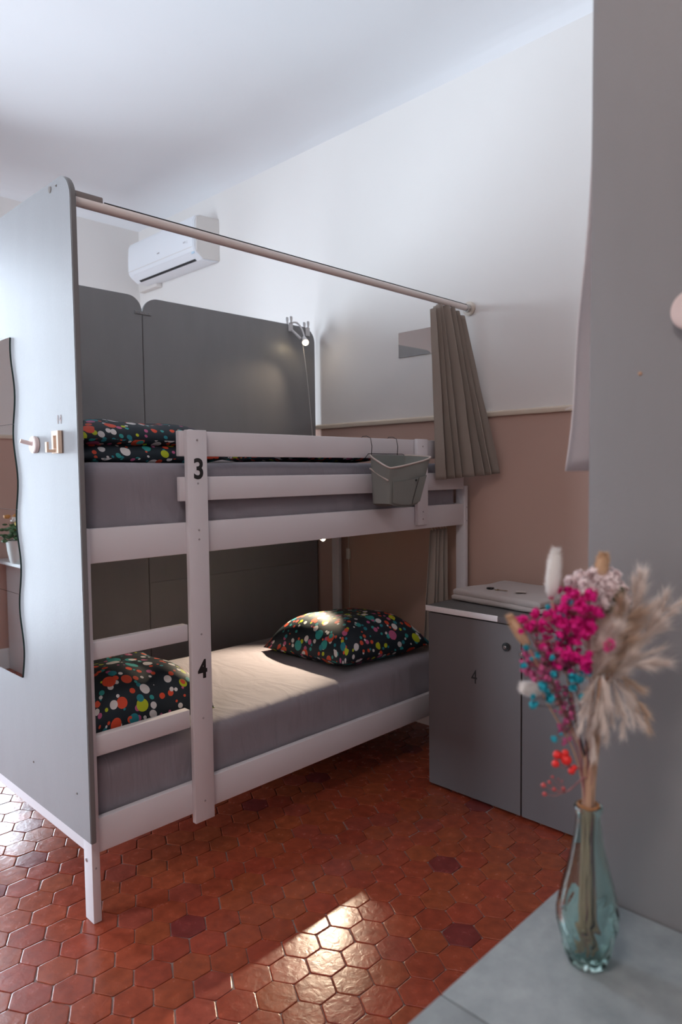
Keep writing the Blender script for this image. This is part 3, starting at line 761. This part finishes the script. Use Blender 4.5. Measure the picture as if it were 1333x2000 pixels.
for A, B in zip(rings, rings[1:]):
    for k in range(len(path)): bm.faces.new((A[k], A[(k+1) % len(path)], B[(k+1) % len(path)], B[k]))
bm.faces.new(rings[0][::-1])
bmesh.ops.recalc_face_normals(bm, faces=bm.faces[:])
rim = [v.co.copy() for v in rings[-1]]
bmesh.ops.solidify(bm, geom=bm.faces[:], thickness=.003)
mesh_obj('felt_body', bm, M['caddy'], cd, auto=50)
mesh_obj('rim_binding', tube_bm([rim[k] for k in range(0, 3*n1+1)], .0042, 8), M['caddytrim'], cd, smooth=True)
pk = [caddy_pt(.0, v, .74-.10*v)+Vector((.002, 0, 0)) for v in [.06+.86*i/8 for i in range(9)]]
mesh_obj('pocket_binding', tube_bm(pk, .0038, 8), M['caddytrim'], cd, smooth=True)
def strip(name, f, n, m, wdt):
    bm = bmesh.new(); A = [f(i/n, 0) for i in range(n+1)]; B = [f(i/n, 1) for i in range(n+1)]
    va = [bm.verts.new(p) for p in A]; vb = [bm.verts.new(p) for p in B]
    for i in range(n): bm.faces.new((va[i], va[i+1], vb[i+1], vb[i]))
    bmesh.ops.recalc_face_normals(bm, faces=bm.faces[:]); bmesh.ops.solidify(bm, geom=bm.faces[:], thickness=wdt)
    return mesh_obj(name, bm, m, cd)
strip('pocket', lambda t, s: caddy_pt(.06+.84*t, 1, .06+.58*s)+Vector((0, -.007, 0)), 10, M['caddy'], .003)
mesh_obj('pocket_seam', tube_bm([caddy_pt(.72-.10*(1-s), 1, s)+Vector((0, -.0125, 0)) for s in (.06, .25, .45, .64)], .0012, 6), M['black'], cd)
mesh_obj('snap', disc_bm(caddy_pt(.62, 1, .60)+Vector((0, -.012, 0)), (0, 1, 0), .005, .004, 12), M['black'], cd)
for xx in (2.287, 2.462):
    w_ = [(xx, 2.066, 1.495), (xx+.002, 2.064, 1.54), (xx, 2.070, 1.575), (xx-.004, 2.088, 1.584), (xx-.006, 2.112, 1.584), (xx-.006, 2.120, 1.575), (xx-.006, 2.120, 1.548)]
    mesh_obj('wire_hook', tube_bm(w_, .0016, 8), M['blackwire'], cd, smooth=True)
mesh_obj('wire_frame', tube_bm([(2.235, 2.055, 1.488), (2.27, 2.068, 1.507), (2.50, 2.068, 1.507), (2.53, 2.06, 1.495)], .0017, 8), M['blackwire'], cd, smooth=True)

# ------------------------------------------------------------------ locker by the wall
lk = thing('locker', 'grey locker with number 4 on its door, folded towel on top', 'locker', (2.51, 1.92, 0))
LY0, LYm, LY1 = .955, 1.455, 1.925
box('body', 2.526, 3.084, LY0, LY1, .02, .797, M['lockgrey'], lk, .002)
d1 = box('door', 2.505, 2.524, LYm+.003, LY1, .012, .795, M['lockgrey'], lk, .002)
d2 = box('door', 2.505, 2.524, LY0, LYm-.003, .012, .795, M['lockgrey'], lk, .002)
box('plinth', 2.54, 3.08, LY0+.01, LY1-.01, -.001, .02, M['black'], lk, 0)
box('top_board', 2.502, 3.084, LY0-.005, LY1+.012, .799, .826, M['locktop'], lk, .002)
box('white_edging', 2.4985, 2.503, 1.563, LY1+.012, .802, .8265, M['white_or_lit_edge'], lk, .001)
box('grey_edging', 2.4985, 2.503, LY0-.005, 1.560, .800, .8255, M['lockgrey'], lk, .001)
place_text('number', '4', .085, (2.5045, 1.681, .545), (0, -1, 0), (0, 0, 1), M['numblack'], d1, sx=.72, offset=.0)
def knob(parent, y, z, m):
    k = mesh_obj('knob', disc_bm((2.497, y, z), (1, 0, 0), .017, .016, 28, .005), m, parent, auto=50)
    mesh_obj('keyhole_cap', disc_bm((2.487, y, z), (1, 0, 0), .0075, .006, 16, .002), M['chrome'], k, auto=50)
knob(d1, 1.522, .705, M['black']); knob(d2, 1.447, .690, M['lockgrey'])

# folded towel on the locker
tw = thing('folded_towel', 'folded grey towel lying on the locker top', 'towel', (2.85, 1.69, .827))
def fold_layer(name, cx, cy, w, d, z0, z1, rot, s, parent):
    b = soft_box(-w/2, w/2, -d/2, d/2, z0, z1, (z1-z0)*.49, .012, lambda p, nn: noise.noise(Vector((p.x*9+s, p.y*9, p.z*9)))*.005+(.006*noise.noise(Vector((p.x*3+s, p.y*3, 0))) if nn.z > .5 else 0))
    bmesh.ops.transform(b, matrix=Matrix.Translation((cx, cy, 0)) @ Matrix.Rotation(rot, 4, 'Z'), verts=b.verts)
    return mesh_obj(name, b, M['towel'], parent, smooth=True)
fold_layer('lower_fold', 2.845, 1.655, .40, .50, .829, .851, math.radians(-6), 1, tw)
fold_layer('upper_fold', 2.848, 1.66, .39, .49, .848, .878, math.radians(-7), 3, tw)
ky = thing('key', 'small brass key with a dark tag on the folded towel', 'key', (2.80, 1.73, .882))
mesh_obj('key_blade', box_bm(2.775, 2.780, 1.685, 1.73, .8815, .8835, .0005), M['brass'], ky)
mesh_obj('key_bow', disc_bm((2.777, 1.74, .8825), (0, 0, 1), .011, .002, 16), M['brass'], ky)
mesh_obj('key_ring', tube_bm([(2.785+.011*math.cos(a), 1.752+.011*math.sin(a), .884) for a in [2*PI*k/16 for k in range(17)]], .0012, 6), M['steel'], ky, smooth=True)
mesh_obj('tag', box_bm(2.765, 2.79, 1.762, 1.79, .8815, .889, .003), M['black'], ky)
cdm = box_bm(-.032, .032, -.022, .022, 0, .0012, .0005)
bmesh.ops.transform(cdm, matrix=Matrix.Translation((2.79, 1.625, .8835)) @ Matrix.Rotation(.5, 4, 'Z') @ Matrix.Rotation(.05, 4, 'Y'), verts=cdm.verts)
tag(mesh_obj('card', cdm, M['paper']), 'small pale card lying on the folded towel beside the key', 'card')

# ------------------------------------------------------------------ countertop in the foreground
ct = thing('storage_counter', 'blue-grey countertop units in the foreground, holding the vase', 'counter', (.66, .49, 0))
box('countertop', .660, .975, -.42, .490, .775, .800, M['counter'], ct, .0015)
box('countertop', .200, .658, -.42, .490, .775, .800, M['counter'], ct, .0015)
for (a, c) in ((.212, .655), (.664, .974)):
    box('cabinet_body', a, c, -.40, .455, .06, .774, M['lockgrey'], ct, .002)
    dd = box('cabinet_door', a, c, .457, .475, .07, .772, M['lockgrey'], ct, .002)
    mesh_obj('knob', disc_bm((a+.05, .482, .66), (0, 1, 0), .014, .016, 20, .003), M['black'], dd, auto=50)
box('plinth', .23, .95, -.38, .42, -.001, .06, M['black'], ct, 0)

# ------------------------------------------------------------------ cabinet and plant seen in the wavy mirror
pc = thing('white_cabinet', 'narrow white cabinet by the back wall, seen in the wavy mirror', 'cabinet', (-.35, 5.1, 0))
box('body', -.62, -.03, 4.95, 5.38, .0, .80, M['whitelam'], pc, .002)
box('top_shelf', -.66, .055, 4.88, 5.382, .80, .822, M['whitelam'], pc, .002)
box('door', -.60, -.05, 4.93, 4.949, .02, .79, M['whitelam'], pc, .002)
pot = thing('potted_plant', 'ribbed white pot of yellow flowers reflected in the wavy mirror', 'potted plant', (-.02, 5.05, .822))
pcx, pcy = .0, 5.02
z0 = .822
mesh_obj('pot', lathe_bm([(0, z0), (.062, z0), (.070, z0+.02), (.082, z0+.09), (.088, z0+.155), (.090, z0+.160), (.083, z0+.160), (.078, z0+.14), (0, z0+.135)], pcx, pcy, 40, mod=lambda a, i, z: 1+.012*math.sin(a*20)), M['glasspot'], pot, auto=60)
bm = bmesh.new()
for k in range(90):
    a = rnd.random()*2*PI; r = .03+rnd.random()*.09; h = .14+rnd.random()*.13
    c = Vector((pcx+r*math.cos(a), pcy+r*math.sin(a), z0+h))
    add_bm(bm, sphere_bm(c, .014+rnd.random()*.012, 1, (1, .7+rnd.random()*.5, .3+rnd.random()*.3)))
for k in range(14):
    a = rnd.random()*2*PI; r = .02+rnd.random()*.06
    tube_bm([(pcx, pcy, z0+.13), (pcx+r*math.cos(a), pcy+r*math.sin(a), z0+.28)], .0018, 5, bm=bm)
mesh_obj('foliage', bm, M['leaf'], pot)
for k in range(16):
    a = rnd.random()*2*PI; r = .01+rnd.random()*.08; h = .24+rnd.random()*.09
    mesh_obj('flower', sphere_bm((pcx+r*math.cos(a), pcy+r*math.sin(a), z0+h), .018+rnd.random()*.008, 2, (1, 1, .6), .5, k), [M['yellowfl'], M['orangefl'], M['whitefl']][k % 3], pot, smooth=True)
mesh_obj('feather_stem', tube_bm([(pcx, pcy, z0+.14), (pcx+.01, pcy, z0+.36), (pcx, pcy, z0+.40), (pcx-.01, pcy, z0+.44)], [.002, .003, .012, .003], 8), M['whitefl'], pot, smooth=True)

# ------------------------------------------------------------------ vase
vx, vy, vz = .8335, .3885, .800
PXM = .000658
vs = thing('glass_vase', 'aqua glass bottle vase with a narrow neck on the countertop', 'vase', (vx, vy, vz))
outer = [(0, .0), (.018, .0), (.0235, .002), (.0262, .008), (.030, .022), (.0345, .040), (.0372, .055), (.0378, .068), (.0355, .085), (.0310, .105), (.0258, .125), (.0208, .147), (.0172, .168), (.0152, .185), (.0146, .193), (.0158, .197), (.0172, .200), (.0174, .203), (.0162, .2055)]
inner = [(.0128, .2045), (.0120, .195), (.0130, .182), (.0155, .165), (.019, .147), (.0238, .125), (.0285, .105), (.0328, .085), (.0345, .068), (.034, .055), (.0310, .040), (.0265, .024), (.021, .012), (0, .0095)]
def emboss(a, i, z):
    zz = z-vz
    if i >= len(outer): return 1
    k = math.exp(-((zz-.058)/.018)**2)*.035*math.sin(a*14+zz*260)
    k += math.exp(-((zz-.018)/.012)**2)*.045*math.sin(a*10)
    return 1+k
def dens(pr, n=3):
    out = []
    for (r0, z0_), (r1, z1_) in zip(pr, pr[1:]):
        for q in range(n): out.append((r0+(r1-r0)*q/n, z0_+(z1_-z0_)*q/n))
    out.append(pr[-1]); return out
do = dens(outer); di = dens(inner); outer = do
b = lathe_bm([(r, vz+z+.0003) for r, z in do+di], vx, vy, 96, mod=emboss)
bmesh.ops.recalc_face_normals(b, faces=b.faces[:])
mesh_obj('bottle', b, M['glass'], vs, smooth=True)
mesh_obj('neck_twine', tube_bm([(vx+.0125*math.cos(a), vy+.0125*math.sin(a), vz+.206+.001*math.sin(a*3)) for a in [2*PI*k/24 for k in range(25)]], .0022, 6), mat('brown_twine', (.30, .13, .05, 1), .9), vs, smooth=True)

# ------------------------------------------------------------------ dried bouquet; local axes: u across, w toward the room, z up
U = Vector((.702, -.712, 0)); Wv = Vector((-.712, -.702, 0))
def L(u, w_, z): return Vector((vx, vy, vz))+U*u+Wv*w_+Vector((0, 0, z))
def Q(px, py, w_=0): return L((px-1143)*PXM, w_, (1877-py)*PXM)
NK = [0]
def stem_path(tip, start=None, n=16, bow=.01):
    NK[0] += 1; a = NK[0]*2.4
    foot = L(.012*math.cos(a), .012*math.sin(a), .014+.006*(NK[0] % 3))
    nk = L(.006*math.cos(a*1.7), .006*math.sin(a*1.7), .200)
    lo = [foot.lerp(nk, i/5) for i in range(5)]
    tip = Vector(tip); d = (nk-foot)*.45
    up = bez(nk, nk+Vector((0, 0, .07))+d*.1, tip.lerp(nk, .35)+Vector((0, 0, .01)), tip, n)
    return lo+up
def new_stem(name, label, cat, tip, r=.0012, m='stemtan', group='dried stems in the glass vase'):
    t = thing(name, label, cat, (vx, vy, vz+.015), group)
    p = stem_path(tip)
    mesh_obj('stem', tube_bm(p, [r]*(len(p)-1)+[r*.6], 6), M[m], t, smooth=True)
    return t, p
def fuzz_head(bm, a, c, r, n, hair, seed, taper=.5):
    a = Vector(a); c = Vector(c); ax = (c-a); Ln = ax.length; d = ax.normalized(); rr = random.Random(seed)
    s1 = d.cross(Vector((0, .3, 1))).normalized(); s2 = d.cross(s1)
    for k in range(n):
        t = rr.random(); an = rr.random()*2*PI; rad = r*math.sin(PI*min(1, t*.9+.08))**taper
        o = a+ax*t+(s1*math.cos(an)+s2*math.sin(an))*rad*.8
        dirv = ((s1*math.cos(an)+s2*math.sin(an))*.8+d*(.7+rr.random()*.8)).normalized()
        e = o+dirv*hair*(.5+rr.random())
        sd = dirv.cross(Vector((rr.random()-.5, rr.random()-.5, rr.random()-.5))).normalized()*.00035
        v = [bm.verts.new(o-sd), bm.verts.new(o+sd), bm.verts.new(e)]
        bm.faces.new(v)
def bunny(label, tip, base, r, m, seed):
    tip = Vector(tip); base = Vector(base)
    t, p = new_stem('bunny_tail_grass', label, 'dried flower', base)
    pts = [base.lerp(tip, k/8) for k in range(9)]
    rad = [r*(.3, .78, .95, 1.0, 1.0, .97, .88, .66, .22)[k] for k in range(9)]
    bm = tube_bm(pts, rad, 14)
    fuzz_head(bm, base, tip, r*.95, 1600, r*.75, seed)
    mesh_obj('seed_head', bm, M[m], t, smooth=True)
bunny('tall white bunny tail grass, highest head in the vase', Q(1077, 1072, .0), Q(1069, 1160, .0), .0085, 'fluffwhite', 1)
bunny('tan bunny tail grass rising above the pale statice', Q(1179, 1084, -.02), Q(1172, 1130, -.02), .0075, 'tan', 2)
bunny('tan bunny tail grass leaning out at the far left of the bouquet', Q(990, 1196, .0), Q(1026, 1255, .0), .0062, 'tan', 3)
bunny('short white bunny tail grass low on the left below the pink blossoms', Q(1012, 1328, .01), Q(1052, 1342, .0), .0080, 'fluffwhite', 4)

def blossom_mesh(r, seed, petals=7):
    b = bmesh.new(); rr = random.Random(seed)
    for k in range(34):
        d = Vector((rr.gauss(0, 1), rr.gauss(0, 1), rr.gauss(0, 1))).normalized()
        c = d*r*(.15+.75*rr.random()); t1 = d.cross(Vector((rr.random(), rr.random(), 1))).normalized(); t2 = d.cross(t1)
        q = r*(.28+.22*rr.random()); lift = d*q*.35
        ring = [b.verts.new(c+(t1*math.cos(a)+t2*math.sin(a))*q*(1 if j % 2 else .7)+(lift if j % 2 else d*0)) for j, a in enumerate([2*PI*i/8 for i in range(8)])]
        m0 = b.verts.new(c-d*q*.25)
        for j in range(8): b.faces.new((m0, ring[j], ring[(j+1) % 8]))
    me = bpy.data.meshes.new('blossom'); b.to_mesh(me); b.free()
    return me
def sprig(name, label, tip, spots, m, r, stem='stempink', part='blossom', ball=False, hub=None, rj=.35, group='dried stems in the glass vase'):
    t, p = new_stem(name, label, 'dried flower', tip, .0011, stem, group)
    me = (lambda b: (b.to_mesh(x := bpy.data.meshes.new(part)), b.free(), x)[2])(sphere_bm((0, 0, 0), r, 2)) if ball else blossom_mesh(r, 5)
    me.materials.append(M[m]); me.polygons.foreach_set('use_smooth', [True]*len(me.polygons))
    bm = bmesh.new(); rr = random.Random(len(spots)*3+1)
    hub = hub or p[-6:]
    for (pos, k) in spots:
        pos = Vector(pos)
        h = min([Vector(q) for q in hub], key=lambda q: (q-pos).length+(.03 if q.z > pos.z else 0))
        if (h-pos).length > .004:
            mid = h.lerp(pos, .5)+Vector((0, 0, -.004))
            tube_bm([h, mid, pos], [.0006, .0005, .0004], 4, bm=bm)
        o = bpy.data.objects.new(part, me); COL.objects.link(o); o.parent = t
        o.matrix_parent_inverse = Matrix.Translation(t.location).inverted()
        o.location = pos; s = k*(1+rj*(rr.random()-.5)); o.scale = (s, s, s); o.rotation_euler = (rr.random()*3, rr.random()*3, rr.random()*3)
    if len(bm.verts): mesh_obj('twigs', bm, M[stem], t)
    else: bm.free()
    return t
R = random.Random(11)
def cluster(cx, cy, rx, ry, n, wr=.03, k0=.7, k1=1.3, w0=0):
    out = []
    while len(out) < n:
        a, c = R.uniform(-1, 1), R.uniform(-1, 1)
        if a*a+c*c > 1: continue
        out.append((Q(cx+a*rx, cy+c*ry, w0+R.uniform(-wr, wr)), R.uniform(k0, k1)))
    return out
sprig('pink_gypsophila', 'bright magenta blossom sprig highest at the centre, next to pale statice', Q(1100, 1190), cluster(1112, 1190, 42, 44, 60, .03, .5, 1.3), 'magenta', .0068)
sprig('pink_gypsophila', 'magenta blossom sprig reaching left over the locker knob', Q(1020, 1205), cluster(1024, 1205, 30, 22, 16, .015, .5, 1.2)+cluster(1065, 1222, 34, 34, 34, .03, .4, 1.1), 'magenta', .0060)
sprig('pink_gypsophila', 'deep magenta blossoms in the middle of the bouquet', Q(1095, 1280, .01), cluster(1095, 1265, 38, 34, 56, .025, .5, 1.3, w0=.012), 'magenta', .0062)
sprig('pink_gypsophila', 'magenta blossoms in front of the pampas, right of the pink cluster', Q(1130, 1215, .02), [(Q(1122+R.uniform(-14, 16), 1214+R.uniform(-10, 12), .02), 1.3) for k in range(10)]+[(Q(1162, 1243, .03), 1.3), (Q(1157, 1248, .03), 1.0)], 'magenta', .0066)
sprig('mauve_gypsophila', 'dusty mauve sprig of tiny blossoms low on the left', Q(1055, 1290), cluster(1056, 1285, 42, 42, 90, .03, .5, 1.3), 'mauve', .0040)
sprig('mauve_gypsophila', 'narrow mauve sprig hanging between teal buds and red berries', Q(1090, 1370), [(Q(1098+R.uniform(-20, 20)-(y-1390)*-.16, y, R.uniform(-.015, .015)), R.uniform(.6, 1.2)) for y in [R.uniform(1330, 1440) for k in range(48)]], 'mauve', .0038)
sprig('teal_gypsophila', 'teal blossom sprig scattered through the pink cluster', Q(1080, 1200, .02), [(Q(x, y, .025), k) for x, y, k in ((1090, 1162, 1.1), (1075, 1186, 1.1), (1052, 1172, .8), (1012, 1247, 1), (1033, 1262, .9), (1008, 1281, .9), (1022, 1268, .6), (1071, 1228, .8), (1060, 1266, .7))], 'teal', .0058, stem='stemdark')
sprig('teal_gypsophila', 'teal blossom sprig across the bottom of the pink cluster', Q(1090, 1330, .02), [(Q(x, y, .028), k) for x, y, k in ((1062, 1296, 1.1), (1097, 1303, 1.3), (1115, 1292, 1.1), (1126, 1294, .9), (1110, 1306, .9), (1097, 1322, 1.0), (1042, 1318, 1.3), (1050, 1328, .9), (1055, 1341, 1.2), (1025, 1353, 1.1), (1024, 1338, .7), (1113, 1340, 1.0), (1063, 1418, .8), (1076, 1408, .5))], 'teal', .0058, stem='stemdark')
sprig('red_berry_sprig', 'sprig of bright red berries below the mauve blossoms', Q(1098, 1475, .02), [(Q(x, y, .022), k) for x, y, k in ((1072, 1451, 1.1), (1087, 1448, 1.2), (1089, 1461, 1.4), (1069, 1468, 1.1), (1099, 1482, 1.0), (1104, 1476, .9), (1083, 1456, .8))], 'red', .0042, part='berry', ball=True)
sprig('coral_berry_sprig', 'faint sprig of tiny coral berries, lowest in the bouquet', Q(1095, 1530, .01), [(Q(x, y, .012), k) for x, y, k in ((1051, 1516, 1.2), (1062, 1510, .7), (1068, 1500, .7), (1071, 1524, 1.0), (1053, 1533, .9), (1089, 1523, .9), (1086, 1508, .4), (1079, 1504, .4))], 'coral', .0028, part='berry', ball=True)
t = sprig('white_statice', 'pale pinkish statice cluster with dark green bits, top of the bouquet', Q(1165, 1190, -.02),
          [(Q(x+R.uniform(-6, 6), y+R.uniform(-6, 6), -.02+R.uniform(-.02, .02)), R.uniform(.8, 1.3)) for x, y in ((1120, 1142), (1128, 1152), (1140, 1130), (1150, 1133), (1158, 1140), (1165, 1128), (1176, 1138), (1186, 1130), (1192, 1145), (1200, 1138), (1208, 1128), (1213, 1145), (1218, 1158), (1183, 1155), (1190, 1163), (1205, 1165), (1215, 1172), (1160, 1165), (1170, 1172), (1150, 1180), (1165, 1190), (1180, 1185), (1198, 1183), (1210, 1190), (1192, 1200), (1175, 1205), (1155, 1200), (1130, 1172), (1140, 1165), (1148, 1150), (1146, 1142), (1135, 1140))], 'statice', .0105, stem='darkgreen')
bm = bmesh.new()
for (x, y) in ((1140, 1155), (1150, 1157), (1158, 1158), (1195, 1165), (1203, 1160), (1208, 1150), (1185, 1188), (1145, 1205), (1212, 1245), (1198, 1170)):
    for k in range(4): add_bm(bm, sphere_bm(Q(x+R.uniform(-6, 6), y+R.uniform(-4, 4), -.005), .0045, 1, (1, 1, .6), .4, k))
co_ = mesh_obj('calyx', bm, M['darkgreen'], t); co_['kind'] = 'stuff'

def plume(label, start, ctrl, end, r, m, seed, n=900, hair=.016, droop=0.0, nb=9):
    """feathery head: branchlets leave a curved rachis, each covered with fine hairs"""
    start, ctrl, end = Vector(start), Vector(ctrl), Vector(end)
    t, p = new_stem('pampas_plume', label, 'dried flower', start, .0016, 'stemtan')
    bm = bmesh.new(); rr = random.Random(seed)
    ax = bez(start, start.lerp(ctrl, .66), end.lerp(ctrl, .66), end, 20)
    tube_bm(ax, [.0012-.0009*i/20 for i in range(21)], 5, bm=bm)
    for k in range(nb):
        i = int(2+k*17/nb); o = ax[i]; d = (ax[i+1]-ax[i]).normalized()
        sd = Vector((rr.uniform(-1, 1), rr.uniform(-1, 1), rr.uniform(-1, 1)))
        sd = (sd-d*sd.dot(d)).normalized()
        ln = (end-start).length*(.25+.25*rr.random())*(1-.45*k/nb)
        e = o+(d*1.0+sd*r).normalized()*ln+Vector((0, 0, -droop*ln))
        br_ = bez(o, o.lerp(e, .4)+sd*ln*.05, o.lerp(e, .75), e, 6)
        tube_bm(br_, [.0006-.00008*q for q in range(7)], 4, bm=bm)
        for h in range(n//nb):
            tt = rr.random(); q = br_[min(5, int(tt*6))].lerp(br_[min(6, int(tt*6)+1)], tt*6 % 1)
            hv = Vector((rr.uniform(-1, 1), rr.uniform(-1, 1), rr.uniform(-1, 1))).normalized()
            dv = ((e-o).normalized()*1.5+hv*.95).normalized()*hair*(.4+rr.random()*1.1)
            s_ = dv.cross(hv).normalized()*.00030
            bm.faces.new([bm.verts.new(q-s_), bm.verts.new(q+s_), bm.verts.new(q+dv)])
    mesh_obj('feather_head', bm, M[m], t)
plume('cream pampas plume pointing up to the top right of the bouquet', Q(1180, 1290), Q(1215, 1220), Q(1255, 1130, -.01), .5, 'pampas', 21, 3600, .017, nb=12)
plume('cream pampas plume spreading out over the big grey board', Q(1185, 1300), Q(1240, 1250), Q(1300, 1165), .5, 'pampas', 22, 3600, .017, nb=12)
plume('tan pampas plume, densest, at the middle right of the bouquet', Q(1150, 1330, .0), Q(1170, 1260, .01), Q(1215, 1190, .0), .8, 'pampas2', 23, 6000, .022, nb=20)
plume('cream pampas plume arching to the right at mid height', Q(1165, 1330, .01), Q(1200, 1270, .01), Q(1262, 1282, .02), .5, 'pampas', 24, 3000, .017)
plume('cream pampas plume beside the magenta blossoms', Q(1140, 1330, .015), Q(1135, 1270, .02), Q(1165, 1215, .02), .6, 'pampas', 25, 3600, .02, nb=12)
def droop(label, start, end, seed, m='pampas', k=1.0):
    start = Vector(start); end = Vector(end)
    plume(label, start, start.lerp(end, .35)+Vector((0, 0, .025)), end, .22, m, seed, int(1500*k), .013, .1, 6)
droop('pale pampas tassel hanging lowest beside the bouquet stems', Q(1160, 1310, .015), Q(1133, 1462, .02), 31)
droop('pale pampas tassel drooping closest to the mauve sprig', Q(1150, 1305, .02), Q(1108, 1408, .03), 32)
droop('pale pampas tassel drooping just right of the stems', Q(1170, 1310, .02), Q(1165, 1432, .02), 33)
droop('pale pampas tassel drooping toward the bare grey board', Q(1175, 1310, .01), Q(1206, 1432, .015), 34)
droop('pale pampas tassel drooping second farthest right', Q(1178, 1305, .0), Q(1240, 1418, .01), 35, 'pampas')
droop('long tan pampas tassel drooping farthest right', Q(1180, 1300, .01), Q(1268, 1430, .0), 36, 'pampas2', 1.4)
droop('short pampas tassel hanging in the centre of the lower bouquet', Q(1150, 1300, .03), Q(1150, 1400, .035), 37)
# bare straws filling the neck
for k, (x, y, mm) in enumerate(((1128, 1440, 'stemdark'), (1165, 1420, 'stempink'), (1147, 1380, 'stemtan'), (1153, 1390, 'stemtan'))):
    new_stem('dried_stalk', ['dark bare stalk on the left of the vase neck', 'reddish bare stalk on the right of the vase neck', 'thick tan straw in the middle of the vase neck', 'tan straw just right of the thick middle one'][k], 'dried stalk', Q(x, y, -.004), (.0016, .0018, .0024, .0020)[k], mm)

# ------------------------------------------------------------------ lights
WD = bpy.data.worlds.new('World'); S.world = WD; WD.use_nodes = True
bg = WD.node_tree.nodes['Background']; bg.inputs[0].default_value = (.74, .87, 1.0, 1); bg.inputs[1].default_value = 24.0
def area(name, loc, rot, sx, sy, power, col, portal=False):
    ld = bpy.data.lights.new(name, 'AREA'); ld.shape = 'RECTANGLE'; ld.size = sx; ld.size_y = sy; ld.energy = power; ld.color = col
    if portal: ld.cycles.is_portal = True
    o = bpy.data.objects.new(name, ld); COL.objects.link(o); o.location = loc; o.rotation_euler = rot
    return o
area('window_portal', ((W0+W1)/2, YB+.13, (WZ0+WZ1)/2), (-PI/2, 0, 0), W1-W0, WZ1-WZ0, 1, (1, 1, 1), True)
area('left_window_portal', (XL-.12, (V0+V1)/2, (WZ0+WZ1)/2), (PI/2, 0, -PI/2), V1-V0, WZ1-WZ0, 1, (1, 1, 1), True)
def spot(name, loc, to, power, col, ang, blend, r):
    ld = bpy.data.lights.new(name, 'SPOT'); ld.energy = power; ld.color = col; ld.spot_size = math.radians(ang); ld.spot_blend = blend; ld.shadow_soft_size = r
    o = bpy.data.objects.new(name, ld); COL.objects.link(o); o.location = loc
    o.rotation_euler = (Vector(to)-Vector(loc)).to_track_quat('-Z', 'Y').to_euler(); return o
spot('lower_reading_light', (2.636, 2.740, 1.050), (1.82, 2.56, .50), 105, (1, .81, .58), 76, .75, .008)
spot('upper_reading_light', (2.888, 3.120, 2.182), (2.35, 3.02, 1.50), 5, (1, .80, .56), 95, .8, .01)
# unseen fill lamp, added behind the camera to brighten the room
cl = thing('fill_lamp', 'round white fill lamp added unseen above and behind the camera', 'lamp', (-.7, .2, 3.6))
mesh_obj('shade', lathe_bm([(0, 3.50), (.12, 3.505), (.18, 3.53), (.20, 3.57), (.20, 3.615), (0, 3.618)], -.7, .2, 32), M['base'], cl, auto=40)
area('fill_lamp_light', (-.7, .2, 3.49), (0, 0, 0), .5, .5, 32, (1, .88, .83))

# ------------------------------------------------------------------ camera
cam = bpy.data.cameras.new('Camera'); co = bpy.data.objects.new('Camera', cam); COL.objects.link(co); S.camera = co
cam.sensor_fit = 'VERTICAL'; cam.sensor_height = 36; cam.lens = 1373.708/2000*36
cam.clip_start = .02
Rm = Matrix(((.70180466, .04863224, -.71070748), (-.71228067, .03215599, -.70115778), (-.01124537, .998299, .05720703)))
co.matrix_world = Matrix.Translation((0, 0, 1.43)) @ Rm.to_4x4()
cam.dof.use_dof = True; cam.dof.focus_distance = 2.5; cam.dof.aperture_fstop = 3.6

S.view_settings.view_transform = 'Standard'; S.view_settings.look = 'None'; S.view_settings.gamma = 1
S.view_settings.exposure = 0.0; S.view_settings.use_curve_mapping = False
S.cycles.use_denoising = True
S.cycles.max_bounces = 10; S.cycles.diffuse_bounces = 6; S.cycles.transmission_bounces = 10; S.cycles.transparent_max_bounces = 12
S.cycles.sample_clamp_indirect = 6; S.cycles.caustics_reflective = False; S.cycles.caustics_refractive = True
